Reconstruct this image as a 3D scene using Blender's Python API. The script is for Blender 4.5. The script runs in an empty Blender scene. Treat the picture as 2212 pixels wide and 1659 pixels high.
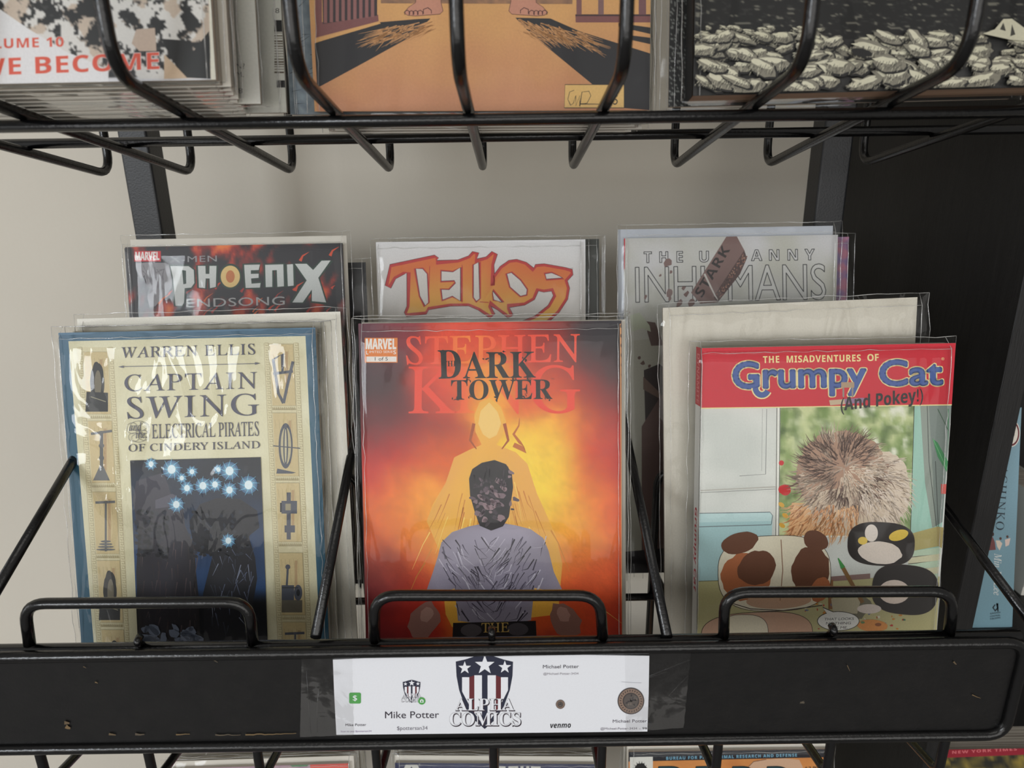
import bpy, math, random
from mathutils import Vector, Matrix, noise

# ------------------------------------------------------------------ camera, world, lights, exposure
SC = bpy.context.scene
COL = SC.collection
ZC = 1.45                      # camera height above the shop floor
FPX, CX, CY = 1534.0, 1106.0, 829.5
PITCH, ROLL = math.radians(17.8), math.radians(-0.85)
CAM = Vector((0, 0, ZC))
_r0, _u0 = Vector((1, 0, 0)), Vector((0, math.sin(PITCH), math.cos(PITCH)))
FWD = Vector((0, math.cos(PITCH), -math.sin(PITCH)))
RIGHT = math.cos(ROLL) * _r0 + math.sin(ROLL) * _u0
UP = -math.sin(ROLL) * _r0 + math.cos(ROLL) * _u0
cam_data = bpy.data.cameras.new('camera')
cam = bpy.data.objects.new('camera', cam_data); COL.objects.link(cam)
cam_data.sensor_width = 36.0
cam_data.lens = 36.0 * FPX / 2212.0
cam_data.clip_start = 0.01
M = Matrix((RIGHT, UP, -FWD)).transposed().to_4x4(); M.translation = CAM
cam.matrix_world = M
cam_data.dof.use_dof = True
cam_data.dof.focus_distance = 0.455
cam_data.dof.aperture_fstop = 10.0
SC.camera = cam

world = bpy.data.worlds.new('world'); SC.world = world; world.use_nodes = True
bg = world.node_tree.nodes['Background']
bg.inputs[0].default_value = (1.0, 0.97, 0.92, 1); bg.inputs[1].default_value = 0.38

def area(name, loc, target, sx, sy, power, color):
    l = bpy.data.lights.new(name, 'AREA'); l.shape = 'RECTANGLE'; l.size = sx; l.size_y = sy
    l.energy = power; l.color = color
    o = bpy.data.objects.new(name, l); COL.objects.link(o); o.location = loc
    o.rotation_euler = (Vector(target) - Vector(loc)).to_track_quat('-Z', 'Y').to_euler()
    return o
area('ceiling_lamp', (0.2, -0.85, 2.95), (0.0, 0.5, 1.3), 1.6, 0.6, 6, (1.0, 0.96, 0.9))
area('high_front_fill', (0.8, -5.2, 2.9), (0.0, 0.5, 1.3), 5.0, 2.2, 26, (1.0, 0.97, 0.92))  # added frontal fill from high behind the camera, brightens the back row
area('eye_level_fill', (0.0, -2.4, 1.35), (0.0, 0.5, 1.45), 4.2, 1.3, 42, (1.0, 0.98, 0.95))  # added soft fill at eye level, lifts the recess and wall under the shelf
area('side_window', (-2.2, -0.2, 1.35), (0.2, 0.7, 1.5), 0.8, 1.0, 6, (0.96, 0.98, 1.0))
area('shop_window', (-2.15, -2.5, 2.0), (-0.1, 0.5, 1.25), 0.75, 0.65, 40, (0.9, 0.95, 1.0))

SC.view_settings.view_transform = 'Standard'
SC.view_settings.look = 'None'
SC.view_settings.gamma = 1.0
SC.view_settings.use_curve_mapping = False
SC.view_settings.exposure = -0.34

# ------------------------------------------------------------------ pixel -> point on a plane of the place
def ray(px, py):
    return FWD + RIGHT * ((px - CX) / FPX) + UP * ((CY - py) / FPX)
def at_depth(px, py, d): return CAM + ray(px, py) * d
def on_y(px, py, Y):
    r = ray(px, py); return CAM + r * (Y / r.y)
def on_x(px, py, X):
    r = ray(px, py); return CAM + r * (X / r.x)
def on_plane(px, py, p, n):
    r = ray(px, py); return CAM + r * ((p - CAM).dot(n) / r.dot(n))

# ------------------------------------------------------------------ materials
def lin(c):
    out = []
    for v in c[:3]:
        v = max(0.0, min(1.0, v / 255.0))
        out.append(v / 12.92 if v <= 0.04045 else ((v + 0.055) / 1.055) ** 2.4)
    return out
def newmat(name):
    m = bpy.data.materials.new(name); m.use_nodes = True
    nt = m.node_tree; b = nt.nodes['Principled BSDF']
    return m, nt, b
def mk(name, rgb, rough=0.5, var=0.08, scale=40, bump=0.0, bscale=200, metal=0.0, spec=0.5, stretch=None):
    m, nt, b = newmat(name)
    b.inputs['Roughness'].default_value = rough; b.inputs['Metallic'].default_value = metal
    b.inputs['Specular IOR Level'].default_value = spec
    tc = nt.nodes.new('ShaderNodeTexCoord'); mp = nt.nodes.new('ShaderNodeMapping')
    nt.links.new(tc.outputs['Object'], mp.inputs[0])
    if stretch: mp.inputs['Scale'].default_value = stretch
    n = nt.nodes.new('ShaderNodeTexNoise'); n.inputs['Scale'].default_value = scale; n.inputs['Detail'].default_value = 4
    nt.links.new(mp.outputs[0], n.inputs['Vector'])
    cr = nt.nodes.new('ShaderNodeValToRGB')
    c = lin(rgb)
    cr.color_ramp.elements[0].position = 0.3; cr.color_ramp.elements[1].position = 0.7
    cr.color_ramp.elements[0].color = [v * (1 - var) for v in c] + [1]
    cr.color_ramp.elements[1].color = [min(1, v * (1 + var)) for v in c] + [1]
    nt.links.new(n.outputs[0], cr.inputs[0]); nt.links.new(cr.outputs[0], b.inputs['Base Color'])
    if bump:
        n2 = nt.nodes.new('ShaderNodeTexNoise'); n2.inputs['Scale'].default_value = bscale
        nt.links.new(mp.outputs[0], n2.inputs['Vector'])
        bp = nt.nodes.new('ShaderNodeBump'); bp.inputs['Strength'].default_value = bump; bp.inputs['Distance'].default_value = 0.001
        nt.links.new(n2.outputs[0], bp.inputs['Height']); nt.links.new(bp.outputs[0], b.inputs['Normal'])
    return m
MAT = {}
MAT['wall'] = mk('painted_wall', (208, 202, 190), 0.85, 0.02, 6, 0.25, 260)
MAT['floor'] = mk('floor_vinyl', (132, 130, 128), 0.6, 0.1, 8)
MAT['wire'] = mk('black_coated_wire', (11, 11, 12), 0.25, 0.15, 60, 0.15, 500)
MAT['post'] = mk('black_steel_post', (24, 26, 30), 0.42, 0.12, 40, 0.2, 700)
MAT['board'] = mk('white_backing_board', (226, 222, 212), 0.6, 0.02, 30)
MAT['board_blue'] = mk('pale_blue_board', (196, 202, 212), 0.5, 0.02, 30)
MAT['wood'] = mk('black_laminate', (16, 15, 15), 0.55, 0.45, 10, 0.35, 40, stretch=(30, 30, 1.5))
MAT['spinewhite'] = mk('white_card', (222, 220, 212), 0.5, 0.03, 30)

def worn_plate():
    m, nt, b = newmat('worn_black_plate')
    tc = nt.nodes.new('ShaderNodeTexCoord')
    n = nt.nodes.new('ShaderNodeTexNoise'); n.inputs['Scale'].default_value = 90; n.inputs['Detail'].default_value = 6
    nt.links.new(tc.outputs['Object'], n.inputs['Vector'])
    cr = nt.nodes.new('ShaderNodeValToRGB')
    cr.color_ramp.elements[0].position = 0.3; cr.color_ramp.elements[0].color = lin((11, 11, 12)) + [1]
    cr.color_ramp.elements[1].position = 0.74; cr.color_ramp.elements[1].color = lin((20, 19, 19)) + [1]
    e = cr.color_ramp.elements.new(0.78); e.color = lin((92, 84, 72)) + [1]
    nt.links.new(n.outputs[0], cr.inputs[0]); nt.links.new(cr.outputs[0], b.inputs['Base Color'])
    b.inputs['Roughness'].default_value = 0.38
    n2 = nt.nodes.new('ShaderNodeTexNoise'); n2.inputs['Scale'].default_value = 400
    nt.links.new(tc.outputs['Object'], n2.inputs['Vector'])
    bp = nt.nodes.new('ShaderNodeBump'); bp.inputs['Strength'].default_value = 0.25; bp.inputs['Distance'].default_value = 0.0005
    nt.links.new(n2.outputs[0], bp.inputs['Height']); nt.links.new(bp.outputs[0], b.inputs['Normal'])
    return m
MAT['plate'] = worn_plate()

def printmat(name, rough, coat=0.0, grain=0.1):
    m, nt, b = newmat(name)
    a = nt.nodes.new('ShaderNodeAttribute'); a.attribute_name = 'ink'
    tc = nt.nodes.new('ShaderNodeTexCoord')
    n = nt.nodes.new('ShaderNodeTexNoise'); n.inputs['Scale'].default_value = 900; n.inputs['Detail'].default_value = 2
    nt.links.new(tc.outputs['Object'], n.inputs['Vector'])
    mr = nt.nodes.new('ShaderNodeMapRange'); mr.inputs[3].default_value = 1 - grain; mr.inputs[4].default_value = 1 + grain
    nt.links.new(n.outputs[0], mr.inputs[0])
    mx = nt.nodes.new('ShaderNodeMix'); mx.data_type = 'RGBA'; mx.blend_type = 'MULTIPLY'; mx.inputs[0].default_value = 1.0
    nt.links.new(a.outputs['Color'], mx.inputs[6]); nt.links.new(mr.outputs[0], mx.inputs[7])
    nt.links.new(mx.outputs[2], b.inputs['Base Color'])
    b.inputs['Roughness'].default_value = rough
    b.inputs['Coat Weight'].default_value = coat; b.inputs['Coat Roughness'].default_value = 0.2
    return m
MAT['print'] = printmat('printed_cover', 0.45)
MAT['paper'] = printmat('printed_paper', 0.65, 0.0, 0.03)

def pages_mat(name, c0, c1, sc=(3, 700, 3)):
    m, nt, b = newmat(name)
    tc = nt.nodes.new('ShaderNodeTexCoord'); mp = nt.nodes.new('ShaderNodeMapping'); mp.inputs['Scale'].default_value = sc
    nt.links.new(tc.outputs['Object'], mp.inputs[0])
    n = nt.nodes.new('ShaderNodeTexNoise'); n.inputs['Scale'].default_value = 1.6; n.inputs['Detail'].default_value = 3
    nt.links.new(mp.outputs[0], n.inputs['Vector'])
    cr = nt.nodes.new('ShaderNodeValToRGB')
    cr.color_ramp.elements[0].position = 0.32; cr.color_ramp.elements[0].color = lin(c0) + [1]
    cr.color_ramp.elements[1].position = 0.62; cr.color_ramp.elements[1].color = lin(c1) + [1]
    nt.links.new(n.outputs[0], cr.inputs[0]); nt.links.new(cr.outputs[0], b.inputs['Base Color'])
    b.inputs['Roughness'].default_value = 0.7
    return m
MAT['pages'] = pages_mat('page_edges', (110, 98, 88), (206, 198, 184))
MAT['pages_brown'] = pages_mat('brown_page_edges', (128, 102, 84), (172, 146, 122))

def clear(name, gain=1.0, bump=0.35, scale=28, rough=0.06, tint=(0.985, 0.985, 0.98), aniso=(1, 1, 0.35)):
    m = bpy.data.materials.new(name); m.use_nodes = True; nt = m.node_tree
    for n in list(nt.nodes): nt.nodes.remove(n)
    out = nt.nodes.new('ShaderNodeOutputMaterial'); mix = nt.nodes.new('ShaderNodeMixShader')
    tr = nt.nodes.new('ShaderNodeBsdfTransparent'); tr.inputs[0].default_value = (*tint, 1)
    gl = nt.nodes.new('ShaderNodeBsdfGlossy'); gl.inputs['Roughness'].default_value = rough
    fr = nt.nodes.new('ShaderNodeFresnel'); fr.inputs[0].default_value = 1.45
    ad = nt.nodes.new('ShaderNodeMath'); ad.operation = 'MULTIPLY'; ad.inputs[1].default_value = gain; ad.use_clamp = True
    tc = nt.nodes.new('ShaderNodeTexCoord'); mp = nt.nodes.new('ShaderNodeMapping'); mp.inputs['Scale'].default_value = aniso
    nz = nt.nodes.new('ShaderNodeTexNoise'); nz.inputs['Scale'].default_value = scale; nz.inputs['Detail'].default_value = 2.5
    nz.inputs['Distortion'].default_value = 0.8
    bp = nt.nodes.new('ShaderNodeBump'); bp.inputs['Strength'].default_value = bump; bp.inputs['Distance'].default_value = 0.01
    L = nt.links.new
    L(tc.outputs['Object'], mp.inputs[0]); L(mp.outputs[0], nz.inputs['Vector']); L(nz.outputs[0], bp.inputs['Height'])
    L(bp.outputs[0], gl.inputs['Normal']); L(bp.outputs[0], fr.inputs['Normal'])
    L(fr.outputs[0], ad.inputs[0]); L(ad.outputs[0], mix.inputs[0]); L(tr.outputs[0], mix.inputs[1]); L(gl.outputs[0], mix.inputs[2])
    L(mix.outputs[0], out.inputs[0])
    return m
MAT['bag'] = clear('clear_plastic_bag', 0.48, 0.16, 24)
def seam():
    m = bpy.data.materials.new('bag_seam'); m.use_nodes = True; nt = m.node_tree
    for n in list(nt.nodes): nt.nodes.remove(n)
    out = nt.nodes.new('ShaderNodeOutputMaterial'); a = nt.nodes.new('ShaderNodeMixShader'); c = nt.nodes.new('ShaderNodeMixShader')
    tr = nt.nodes.new('ShaderNodeBsdfTransparent'); gl = nt.nodes.new('ShaderNodeBsdfGlossy'); df = nt.nodes.new('ShaderNodeBsdfDiffuse')
    gl.inputs['Roughness'].default_value = 0.12; df.inputs[0].default_value = (0.8, 0.8, 0.78, 1)
    nzt = nt.nodes.new('ShaderNodeTexNoise'); nzt.inputs['Scale'].default_value = 55
    mr = nt.nodes.new('ShaderNodeMapRange'); mr.inputs[1].default_value = 0.35; mr.inputs[2].default_value = 0.7; mr.inputs[3].default_value = 0.12; mr.inputs[4].default_value = 0.75
    tc = nt.nodes.new('ShaderNodeTexCoord'); nt.links.new(tc.outputs['Object'], nzt.inputs['Vector']); nt.links.new(nzt.outputs[0], mr.inputs[0])
    c.inputs[0].default_value = 0.4
    nt.links.new(df.outputs[0], c.inputs[1]); nt.links.new(gl.outputs[0], c.inputs[2]); nt.links.new(mr.outputs[0], a.inputs[0])
    nt.links.new(tr.outputs[0], a.inputs[1]); nt.links.new(c.outputs[0], a.inputs[2]); nt.links.new(a.outputs[0], out.inputs[0])
    return m
MAT['bag_seam'] = seam()
MAT['bag_wrinkled'] = clear('wrinkled_plastic_bag', 0.6, 0.5, 30, 0.05, aniso=(1, 1, 0.4))
MAT['tape'] = clear('clear_tape', 0.25, 0.03, 60, 0.15, (0.97, 0.97, 0.97), (1, 1, 1))

# ------------------------------------------------------------------ object helpers
def mesh_obj(name, verts, faces, mat, parent=None, smooth=False, colors=None):
    me = bpy.data.meshes.new(name); me.from_pydata(verts, [], faces)
    if mat: me.materials.append(MAT[mat] if isinstance(mat, str) else mat)
    if colors is not None:
        at = me.color_attributes.new('ink', 'FLOAT_COLOR', 'POINT')
        flat = []
        for c in colors: flat += [c[0], c[1], c[2], 1.0]
        at.data.foreach_set('color', flat)
    if smooth: me.polygons.foreach_set('use_smooth', [True] * len(me.polygons))
    me.update()
    o = bpy.data.objects.new(name, me); COL.objects.link(o)
    if parent is not None: o.parent = parent
    return o
def empty(name, mat4):
    o = bpy.data.objects.new(name, None); COL.objects.link(o); o.empty_display_size = 0.02
    o.matrix_world = mat4; return o
def tag(o, label, cat, group=None):
    o['label'] = label; o['category'] = cat
    if group: o['group'] = group
    return o
class MB:
    def __init__(s): s.v = []; s.f = []
    def box(s, x0, x1, y0, y1, z0, z1, bev=0.0):
        b = len(s.v)
        s.v += [(x, y, z) for z in (z0, z1) for y in (y0, y1) for x in (x0, x1)]
        for q in ((0, 2, 3, 1), (4, 5, 7, 6), (0, 1, 5, 4), (2, 6, 7, 3), (0, 4, 6, 2), (1, 3, 7, 5)):
            s.f.append(tuple(b + i for i in q))
    def tube(s, pts, r, closed=False, seg=12, caps=True):
        pts = [Vector(p) for p in pts]
        n = len(pts); b = len(s.v); prev = None
        for i, p in enumerate(pts):
            if closed: t = (pts[(i + 1) % n] - pts[i - 1])
            else: t = pts[min(i + 1, n - 1)] - pts[max(i - 1, 0)]
            t.normalize()
            if prev is None:
                a = Vector((0, 0, 1)) if abs(t.z) < 0.9 else Vector((1, 0, 0))
                u = t.cross(a).normalized()
            else:
                u = (prev - t * prev.dot(t)).normalized()
            prev = u; w = t.cross(u)
            for k in range(seg):
                a = 2 * math.pi * k / seg
                s.v.append(tuple(p + u * (r * math.cos(a)) + w * (r * math.sin(a))))
        m = n if closed else n - 1
        for i in range(m):
            j = (i + 1) % n
            for k in range(seg):
                k2 = (k + 1) % seg
                s.f.append((b + i * seg + k, b + j * seg + k, b + j * seg + k2, b + i * seg + k2))
        if not closed and caps:
            s.f.append(tuple(b + k for k in range(seg))); s.f.append(tuple(b + (n - 1) * seg + k for k in reversed(range(seg))))
    def build(s, name, mat, parent=None, smooth=False): return mesh_obj(name, s.v, s.f, mat, parent, smooth)
def fillet(pts, r, closed=False, n=7):
    pts = [Vector(p) for p in pts]; out = []
    N = len(pts)
    for i, p in enumerate(pts):
        if not closed and i in (0, N - 1): out.append(p); continue
        a, c = pts[i - 1], pts[(i + 1) % N]
        d1, d2 = (a - p), (c - p)
        rr = min(r, d1.length * 0.45, d2.length * 0.45)
        p0, p2 = p + d1.normalized() * rr, p + d2.normalized() * rr
        for k in range(n + 1):
            t = k / n
            out.append(p0 * (1 - t) ** 2 + p * 2 * t * (1 - t) + p2 * t * t)
    return out
def wire(name, pts, r, mat, parent, fr=0.012, closed=False):
    m = MB(); m.tube(fillet(pts, fr, closed), r, closed); return m.build(name, mat, parent, True)

# ------------------------------------------------------------------ lettering
SERIF, ITALIC = 0x1D400, 0x1D468
def restyle(s, style):
    if style == 'sans': return s
    if style == 'heavy': up, lo, dg = 0x1D5D4, 0x1D5EE, 0x1D7EC
    elif style == 'serif': up, lo, dg = 0x1D400, 0x1D41A, 0x1D7CE
    elif style == 'italic': up, lo, dg = 0x1D468, 0x1D482, 0x1D7CE
    elif style == 'heavyitalic': up, lo, dg = 0x1D63C, 0x1D656, 0x1D7EC
    elif style == 'roman': up, lo, dg = 0x1D434, 0x1D44E, 0x1D7CE
    elif style == 'ital': up, lo, dg = 0x1D434, 0x1D44E, 0x1D7CE
    elif style == 'script': up, lo, dg = 0x1D4D0, 0x1D4EA, 0x1D7CE
    out = ''
    for ch in s:
        if 'A' <= ch <= 'Z': out += chr(up + ord(ch) - 65)
        elif ch == 'h' and style in ('ital', 'roman'): out += chr(0x210E)
        elif 'a' <= ch <= 'z': out += chr(lo + ord(ch) - 97)
        elif '0' <= ch <= '9': out += chr(dg + ord(ch) - 48)
        else: out += ch
    return out
_glyphs = {}
_slant = []
def glyph(s, style, off, space=1.0):
    key = (s, style, off, space)
    if key not in _glyphs:
        c = bpy.data.curves.new('lettering', 'FONT'); c.body = restyle(s, style); c.resolution_u = 4; c.offset = off
        c.space_character = space
        o = bpy.data.objects.new('lettering', c); COL.objects.link(o)
        bpy.context.view_layer.update()
        me = bpy.data.meshes.new_from_object(o.evaluated_get(bpy.context.evaluated_depsgraph_get()))
        k = 0.0
        if style == 'roman':
            if s == 'H': _slant.append(min(v.co.x for v in me.vertices if v.co.y > 0.6) - min(v.co.x for v in me.vertices if v.co.y < 0.05)); _slant.append(max(v.co.y for v in me.vertices))
            k = _slant[0] / _slant[1] if _slant else 0.0
        _glyphs[key] = ([(v.co.x - k * v.co.y, v.co.y) for v in me.vertices], [tuple(p.vertices) for p in me.polygons])
        bpy.data.objects.remove(o); bpy.data.curves.remove(c); bpy.data.meshes.remove(me)
    return _glyphs[key]
_cap = {}
def capheight(style):
    if style not in _cap: _cap[style] = max(y for x, y in glyph('H', style, 0.0)[0])
    return _cap[style]

# ------------------------------------------------------------------ printed artwork: layered shapes inside one printed sheet
class Art:
    """shapes are given in the coordinates of a crop (origin, scale) and fall on the sheet's own plane"""
    STEP = 0.0000035
    def __init__(s, to_local, crop=(0, 0, 1.0)):
        s.tl = to_local; s.crop = crop; s.v = []; s.f = []; s.c = []; s.lay = 0
        s.clip = None
    def loc(s, x, y):
        px, py = s.crop[0] + x / s.crop[2], s.crop[1] + y / s.crop[2]
        a, b = s.tl(px, py)
        if s.clip:
            a = min(max(a, s.clip[0]), s.clip[1]); b = min(max(b, s.clip[2]), s.clip[3])
        return (a, -s.lay * s.STEP, b)
    def up(s): s.lay += 1
    def poly(s, pts, col, up=True):
        if up: s.up()
        b = len(s.v); cl = col if callable(col) else None
        for p in pts:
            s.v.append(s.loc(*p)); s.c.append(lin(cl(*p) if cl else col))
        s.f.append(tuple(range(b, b + len(pts))))
    def rect(s, x0, y0, x1, y1, col): s.poly([(x0, y0), (x1, y0), (x1, y1), (x0, y1)], col)
    def ell(s, x, y, rx, ry, col, n=32, rot=0.0, jag=0.0, seed=0, up=True):
        rnd = random.Random(seed); pts = []
        for k in range(n):
            a = 2 * math.pi * k / n; q = 1 + jag * (rnd.random() - 0.5) * 2
            ex, ey = rx * math.cos(a) * q, ry * math.sin(a) * q
            pts.append((x + ex * math.cos(rot) - ey * math.sin(rot), y + ex * math.sin(rot) + ey * math.cos(rot)))
        s.poly(pts, col, up)
    def glow(s, x, y, r, c0, under, n=20, rings=5):
        s.up()
        for k in range(rings):
            t0 = 1 - k / rings
            s.up(); t = (k + 1) / rings
            s.ell(x, y, r * t0, r * t0, [under[i] * (1 - t) + c0[i] * t for i in range(3)], n, up=False)
    def stroke(s, pts, w, col, closed=False, w1=None, up=True):
        if up: s.up()
        n = len(pts); b = len(s.v); w1 = w if w1 is None else w1
        for i, p in enumerate(pts):
            if closed: a, c = pts[i - 1], pts[(i + 1) % n]
            else: a, c = pts[max(i - 1, 0)], pts[min(i + 1, n - 1)]
            dx, dy = c[0] - a[0], c[1] - a[1]; L = math.hypot(dx, dy) or 1
            e1 = (p[0] - a[0], p[1] - a[1]); e2 = (c[0] - p[0], c[1] - p[1])
            l1, l2 = math.hypot(*e1), math.hypot(*e2)
            m = 1.0
            if l1 > 1e-6 and l2 > 1e-6:
                cs = (e1[0] * e2[0] + e1[1] * e2[1]) / (l1 * l2)
                m = min(1.8, 1 / max(0.3, math.sqrt(max(0.0, (1 + cs) / 2))))
            ww = (w + (w1 - w) * i / max(1, n - 1)) / 2 * m
            nx, ny = -dy / L * ww, dx / L * ww
            s.v += [s.loc(p[0] + nx, p[1] + ny), s.loc(p[0] - nx, p[1] - ny)]; s.c += [lin(col)] * 2
        for i in range(n if closed else n - 1):
            j = (i + 1) % n
            s.f.append((b + 2 * i, b + 2 * j, b + 2 * j + 1, b + 2 * i + 1))
    def grid(s, quad, nx, ny, fn):
        """quad: TL, TR, BR, BL"""
        s.up(); b = len(s.v); (ax, ay), (bx, by), (cx, cy), (dx, dy) = quad
        for j in range(ny + 1):
            v = j / ny
            for i in range(nx + 1):
                u = i / nx
                x = (ax * (1 - u) + bx * u) * (1 - v) + (dx * (1 - u) + cx * u) * v
                y = (ay * (1 - u) + by * u) * (1 - v) + (dy * (1 - u) + cy * u) * v
                s.v.append(s.loc(x, y)); s.c.append(lin(fn(x, y)))
        for j in range(ny):
            for i in range(nx):
                q = b + j * (nx + 1) + i
                s.f.append((q, q + 1, q + nx + 2, q + nx + 1))
    def text(s, body, p0, p1, cap, col, style='sans', off=0.0, outline=None, ow=0.02, shear=0.0, space=1.0, fat=0.0, hollow=False):
        """fat: the strokes of the letters are widened by this much (share of the cap height); outline: rim of width ow around that"""
        if outline is not None: s._rim(body, p0, p1, cap, outline, style, off, shear, space, fat + ow)
        if fat: s._rim(body, p0, p1, cap, col, style, off, shear, space, fat)
        s._text(body, p0, p1, cap, col, style, off, shear, space)
        if hollow: s._rim(body, p0, p1, cap, hollow, style, off, shear, space, ow)
    def _place(s, body, p0, p1, cap, style, off, shear, space):
        ch = capheight(style); vs, fs = glyph(body, style, off, space)
        x0, x1 = min(v[0] for v in vs), max(v[0] for v in vs)
        dx, dy = p1[0] - p0[0], p1[1] - p0[1]; L = math.hypot(dx, dy); ux, uy = dy / L, -dx / L; out = []
        for gx, gy in vs:
            t = (gx - x0) / (x1 - x0); h = gy / ch * cap; k = t + shear * h / L
            out.append((p0[0] + dx * k + ux * h, p0[1] + dy * k + uy * h))
        return out, fs
    def _text(s, body, p0, p1, cap, col, style, off, shear, space):
        vs, fs = s._place(body, p0, p1, cap, style, off, shear, space)
        s.up(); b = len(s.v); cl = callable(col)
        for q in vs: s.v.append(s.loc(*q)); s.c.append(lin(col(*q) if cl else col))
        for f in fs: s.f.append(tuple(b + i for i in f))
    def _rim(s, body, p0, p1, cap, col, style, off, shear, space, w):
        vs, fs = s._place(body, p0, p1, cap, style, off, shear, space); w *= cap
        edges = {}
        key = [(round(q[0], 3), round(q[1], 3)) for q in vs]
        for f in fs:
            for a, c in zip(f, f[1:] + f[:1]):
                k = (min(key[a], key[c]), max(key[a], key[c])); edges[k] = edges.get(k, 0) + 1
        s.up(); cl = callable(col); seen = set()
        for (a, c), n in edges.items():
            if n != 1 or a == c: continue
            dx, dy = c[0] - a[0], c[1] - a[1]; L = math.hypot(dx, dy); nx, ny = -dy / L * w, dx / L * w
            b = len(s.v)
            for q in ((a[0] + nx, a[1] + ny), (c[0] + nx, c[1] + ny), (c[0] - nx, c[1] - ny), (a[0] - nx, a[1] - ny)): s.v.append(s.loc(*q)); s.c.append(lin(col(*q) if cl else col))
            s.f.append((b, b + 1, b + 2, b + 3))
            for q in (a, c):
                if q not in seen:
                    seen.add(q); s.ell(q[0], q[1], w, w, col(*q) if cl else col, 8, up=False)
    def star(s, x, y, r, col, up=True):
        s.poly([(x + (r if k % 2 == 0 else r * 0.4) * math.sin(k * math.pi / 5), y - (r if k % 2 == 0 else r * 0.4) * math.cos(k * math.pi / 5)) for k in range(10)], col, up)
    def build(s, name, mat, parent): return mesh_obj(name, s.v, s.f, mat, parent, False, s.c)

def nz(x, y, sc, seed=0.0, oct=3):
    return noise.fractal(Vector((x / sc, y / sc, seed)), 1.0, 2.0, oct)
def mixc(a, b, t):
    t = max(0.0, min(1.0, t)); return tuple(a[i] * (1 - t) + b[i] * t for i in range(3))

# ------------------------------------------------------------------ a bagged comic
class Sheet: pass
def frame_from(TLp, TRp, width, lean, yaw=0.0):
    """plane leaning back by `lean`; its distance is set so that the top edge has the real width"""
    n = Vector((math.sin(yaw) * -math.cos(lean), -math.cos(lean) * math.cos(yaw), math.sin(lean)))
    lo, hi = 0.1, 2.0
    for _ in range(50):
        d = (lo + hi) / 2
        p = at_depth(*TLp, d); q = on_plane(*TRp, p, n)
        if (q - p).length > width: hi = d
        else: lo = d
    return p, q, n
def sheet(p, q, n, h, base='top'):
    """p,q: left and right ends of the top (or bottom) edge"""
    S = Sheet(); ex = (q - p).normalized(); S.w = (q - p).length; S.h = h
    inn = -n; upv = inn.cross(ex) * -1
    upv = ex.cross(inn)
    if upv.z < 0: upv = -upv
    S.n, S.ex, S.up = n, ex, upv
    S.bl = p - upv * h if base == 'top' else p
    org = S.bl + ex * (S.w / 2)
    S.M = Matrix((ex, inn, upv)).transposed().to_4x4(); S.M.translation = org
    Mi = S.M.inverted()
    def tl(px, py):
        c = Mi @ on_plane(px, py, S.bl, n); return c.x, c.z
    S.tl = tl
    return S
def bag_mesh(S, th, ml, mr, mt, mb, parent, seed, amp=0.0006, name='plastic_bag', gap=0.0016, bmat='bag'):
    nx, ny = 26, 34; v = []; f = []
    x0, x1, z0, z1 = -S.w / 2 - ml, S.w / 2 + mr, -mb, S.h + mt
    for j in range(ny + 1):
        for i in range(nx + 1):
            u, t = i / nx, j / ny
            x = x0 + (x1 - x0) * u; z = z0 + (z1 - z0) * t
            k = noise.noise(Vector((x * 35 + seed * 7.1, z * 18, seed))) + 0.5 * noise.noise(Vector((x * 90, z * 60, seed + 3)))
            e = min(1.0, min(x - x0, x1 - x) / 0.007, (z1 - z) / 0.006)
            y = -gap * min(1, e * 1.2) + (1 - e) * th * 0.5
            y += amp * (k * (1.0 if e > 0.99 else 2.2) - 0.4)
            if e > 0.99: y = min(y, -0.0009)
            if j == ny: z += 0.0012 * noise.noise(Vector((x * 60, seed, 1)))
            if i in (0, nx): x += 0.0012 * noise.noise(Vector((z * 50, seed, 2)))
            v.append((x, y, z))
    W = nx + 1
    for j in range(ny):
        for i in range(nx): f.append((j * W + i, j * W + i + 1, (j + 1) * W + i + 1, (j + 1) * W + i))
    b = len(v); ym, yb = th * 0.5 + 0.0003, th + 0.0012
    for (q, yy) in ((0.0, ym), (0.007, yb)):
        for (x, z) in ((x0 + q, z0 + (q if mb > 0.004 else 0)), (x1 - q, z0 + (q if mb > 0.004 else 0)), (x1 - q, z1 - q), (x0 + q, z1 - q)): v.append((x, yy, z))
    nf = len(f)
    for k in range(4): f.append((b + k, b + (k + 1) % 4, b + 4 + (k + 1) % 4, b + 4 + k))
    f.append((b + 4, b + 7, b + 6, b + 5))
    # welded edges and a few folds of the film
    nb = len(f); rs = MB(); g = lambda i, j: Vector(v[j * W + i])
    for i in (0, 1, nx - 1, nx):
        rs.tube([g(i, j) + Vector((0.0012 * noise.noise(Vector((j * .9, i, seed))) if i not in (0, nx) else 0, -0.0002, 0)) for j in range(0, ny + 1)], 0.00022, seg=5)
    rs.tube([g(i, ny) + Vector((0, -0.0001, 0)) for i in range(0, nx + 1)], 0.00028, seg=5)
    rs.tube([g(i, ny - 1) + Vector((0, -0.0002, 0.0012 * noise.noise(Vector((i * .8, 3, seed))))) for i in range(1, nx)], 0.0002, seg=5)
    k0 = len(v); v += rs.v; f += [tuple(q + k0 for q in t) for t in rs.f]
    o = mesh_obj(name, v, f, bmat, parent, True)
    o.data.materials.append(MAT['bag_seam'])
    for k in range(nb, len(f)): o.data.polygons[k].material_index = 1
    for k in range(nf, nb): o.data.polygons[k].use_smooth = False
    return o
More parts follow.
